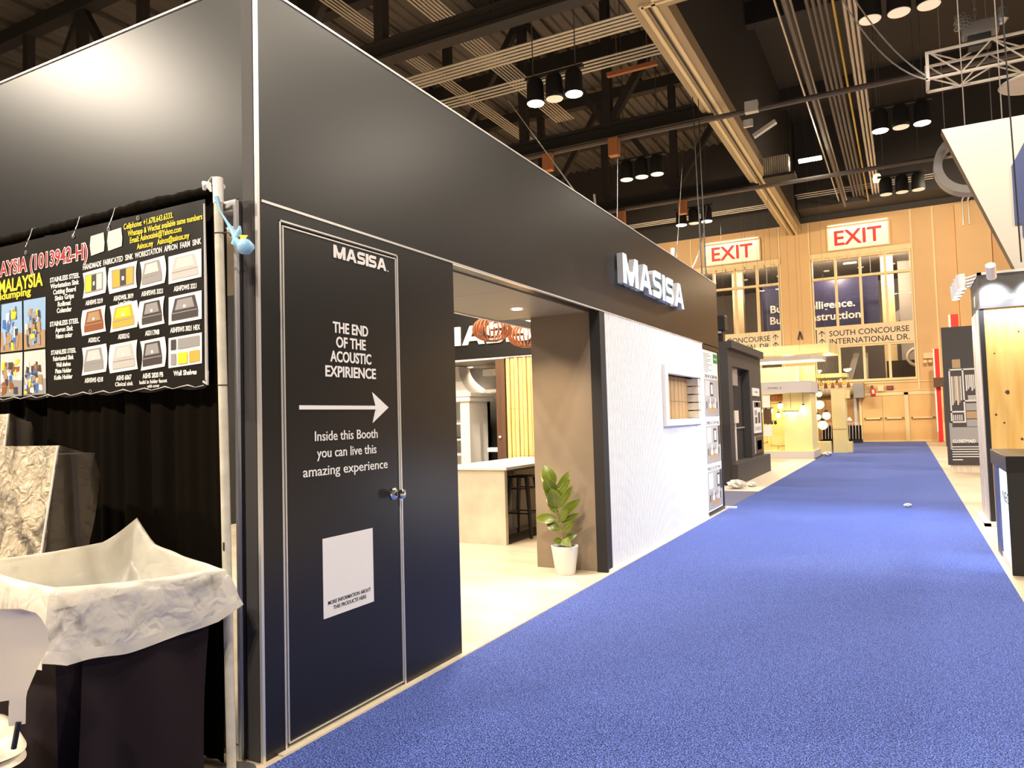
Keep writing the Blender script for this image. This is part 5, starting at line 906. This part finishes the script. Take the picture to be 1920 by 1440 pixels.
bundle('y', -2.0, 10.75, 1, 0.1, 5, 36.6, 'darkpipe', 'thick dark pipe crossing under the overhead conduits', 0.075)
# partition track and bulkhead
TK = thing('partition_track', (-4.4, 25, 10.1), 'long tan partition track with twin rails running up to the end wall', 'track')
mb('track').box(-4.78, -4.06, 14.5, YE, 10.12, 10.5).box(-4.06, 6.0, 14.5, 15.2, 10.12, 10.5).build('beam', TK)
for o in (-0.13, 0.13): mb('trackrail').box(-4.42 + o - 0.045, -4.42 + o + 0.045, 14.85, YE, 10.07, 10.13).box(-4.42 + o, 6, 14.81 - o * 0.6, 14.89 - o * 0.6, 10.07, 10.13).build('rail', TK)
mb('ink').box(-4.44, -4.40, 14.9, YE, 10.10, 10.125).build('slot', TK)
struct(mb('bulkhead').box(-4.74, -4.10, 14.55, YE, 10.5, 15.3).build('wall_bulkhead'))
lv = mb('stone').box(-4.05, -3.2, 27.05, 27.5, 9.75, 10.42)
for i in range(12): lv.box(-4.05 + i * 0.071, -4.01 + i * 0.071, 27.0, 27.06, 9.75, 10.42)
lv.use('steelwork').box(-4.06, -3.0, 26.9, 27.6, 9.66, 9.75); tag(lv.build('louver'), 'pale ribbed metal box with a dark ledge beside the partition track', 'louver')
# high-bay lamp clusters
def cluster(x, y, lit, lab):
    T = thing('high_bay_lamp', (x, y, 9.0), lab, 'lamp')
    mb('steelwork').box(x - 0.75, x + 0.75, y - 0.05, y + 0.05, 9.62, 9.68).build('rail', T)
    for i, s in enumerate((-0.50, 0.0, 0.50)):
        c = mb('blackflat').lathe([(0.0, 0.58), (0.16, 0.58), (0.20, 0.5), (0.215, 0.02), (0.19, 0.02), (0.17, 0.3), (0.0, 0.3)], (x + s, y, 9.0), 20).build('housing', T, smooth=40)
        mb('lenson' if (lit == 1 and i != 1) else ('lenswarm' if lit == 2 else 'lensdim')).lathe([(0.0, 0.0), (0.19, 0.0), (0.20, 0.015), (0.0, 0.03)], (x + s, y, 9.0), 20).build('lens', c)
    for s in (-0.55, 0.55): mb('darkpipe').tube([(x + s, y, 9.65), (x + s, y, 15.3 if x < -4 else 15.06)], 0.014, 6).build('hanger', T)
for (x, y, lit, lab) in ((-7.0, 15.8, 1, 'triple ceiling lamp with two bright lenses, large one left of the partition track'), (-7.03, 22.47, 2, 'unlit triple ceiling lamp with three pale lenses left of the partition track'), (-7.05, 29.1, 1, 'small distant triple ceiling lamp with two bright lenses over the booth end'),
                         (0.24, 15.77, 0, 'triple ceiling lamp with three pale discs near the top edge right of the pipes'), (0.24, 22.3, 1, 'triple ceiling lamp with two bright lenses left of the triangular sign'), (0.24, 29.05, 0, 'small distant triple ceiling lamp with three pale discs before the end wall')):
    cluster(x, y, lit, lab)
tag(mb('lenson').box(-2.95, -2.2, 27.8, 27.95, 10.3, 10.4).build('strip_light'), 'short bright strip light under the dark roof beside the bulkhead', 'strip light')
tag(mb('lenswarm').lathe([(0, 0), (0.14, 0.05), (0.16, 0.2), (0.1, 0.34), (0, 0.36)], (-0.55, 31.0, 10.0), 12).use('ink').tube([(-0.55, 31, 10.3), (-0.55, 31, 15.06)], 0.012, 5).build('bulb_lamp'), 'single warm bulb lamp hanging beside the overhead pipes', 'lamp')
tag(mb('orange').box(-7.2, -5.7, 20.0, 20.12, 11.3, 11.42).tube([(-6.9, 20.06, 11.4), (-6.9, 20.06, 15.3)], 0.01, 5).tube([(-6.0, 20.06, 11.4), (-6.0, 20.06, 15.3)], 0.01, 5).build('orange_strip'), 'orange warm strip hanging left of the partition track', 'strip light')
WD = thing('wiring_device', (-3.3, 21, 9.6), 'white wiring boxes with a tilted strip under the cross pipe by the bulkhead', 'wiring box')
mb('white').box(-3.55, -3.2, 20.9, 21.1, 9.75, 10.05).build('box', WD); mb('white').box(-3.6, -3.35, 20.9, 21.0, 9.35, 9.55).build('small_box', WD); mb('white').bar((-3.35, 20.95, 9.05), (-2.75, 20.95, 9.35), 0.16, 0.1).build('strip', WD)
# cables
def cable(name, pts, r, m_, lab, sag=0.0, n=14):
    P0 = [Vector(p) for p in pts]; out = []
    for i in range(len(P0) - 1):
        for k in range(n): t = k / n; p = P0[i].lerp(P0[i + 1], t); p.z -= sag * 4 * t * (1 - t); out.append(p)
    out.append(P0[-1]); tag(mb(m_).tube(out, r, 5).build(name), lab, 'cable')
cable('rigging_cable', [(-2.60, 11.35, 3.485), (-4.6, 20, 10.04)], 0.012, 'ink', 'black cable rising from the booth end to the partition track, right one'); cable('rigging_cable', [(-2.60, 11.1, 3.485), (-4.7, 19.8, 10.04)], 0.012, 'ink', 'black cable rising from the booth end to the partition track, left one')
cable('rigging_cable', [(-3.1, 9.0, 3.485), (-8.6, 16.5, 9.6)], 0.012, 'alu', 'pale cable rising from the booth top towards the bright twin lamps'); cable('rigging_cable', [(-3.2, 9.05, 3.485), (-7.2, 20.8, 9.8)], 0.006, 'ink', 'thin dark cable rising from the booth top to the nearer cross pipe')
cable('power_cable', [(-2.9, 10.5, 3.485), (-6.2, 27.6, 9.2)], 0.02, 'alu', 'pale sagging cable between the booth top and the far lamps', 0.8); cable('power_cable', [(-1.0, 16.4, 11.0), (0.58, 14.1, 7.0)], 0.014, 'white', 'white cable sagging to the left end of the box truss, upper one', 0.35); cable('power_cable', [(-1.15, 16.5, 11.0), (0.58, 14.1, 6.95)], 0.014, 'white', 'white cable sagging to the left end of the box truss, lower one', 0.55)
cable('rigging_cable', [(-2.75, 10.2, 3.485), (-5.8, 23, 10.0)], 0.009, 'darkpipe', 'thin dark cable rising from the booth top to the middle roof truss')
RM = thing('rigging_clamp', (-2.8, 10.2, 3.47), 'small rigging clamp with a white sleeve on the booth top edge near its far end', 'clamp'); mb('steel').box(-2.85, -2.75, 10.1, 10.3, 3.479, 3.62).build('clamp', RM, bevel=0.01); mb('white').tube([(-2.8, 10.2, 3.62), (-2.8, 10.25, 3.80)], 0.03, 8).build('sleeve', RM)
R2 = thing('rigging_clamp', (-2.8, 7.3, 3.47), 'chain clamp standing on the booth top edge before the far wall', 'clamp'); mb('rubber').box(-2.85, -2.75, 7.2, 7.4, 3.479, 3.65).build('clamp', R2, bevel=0.01); mb('darkpipe').tube([(-2.8, 7.3, 3.65), (-2.82, 7.32, 3.82)], 0.012, 8).build('pin', R2)
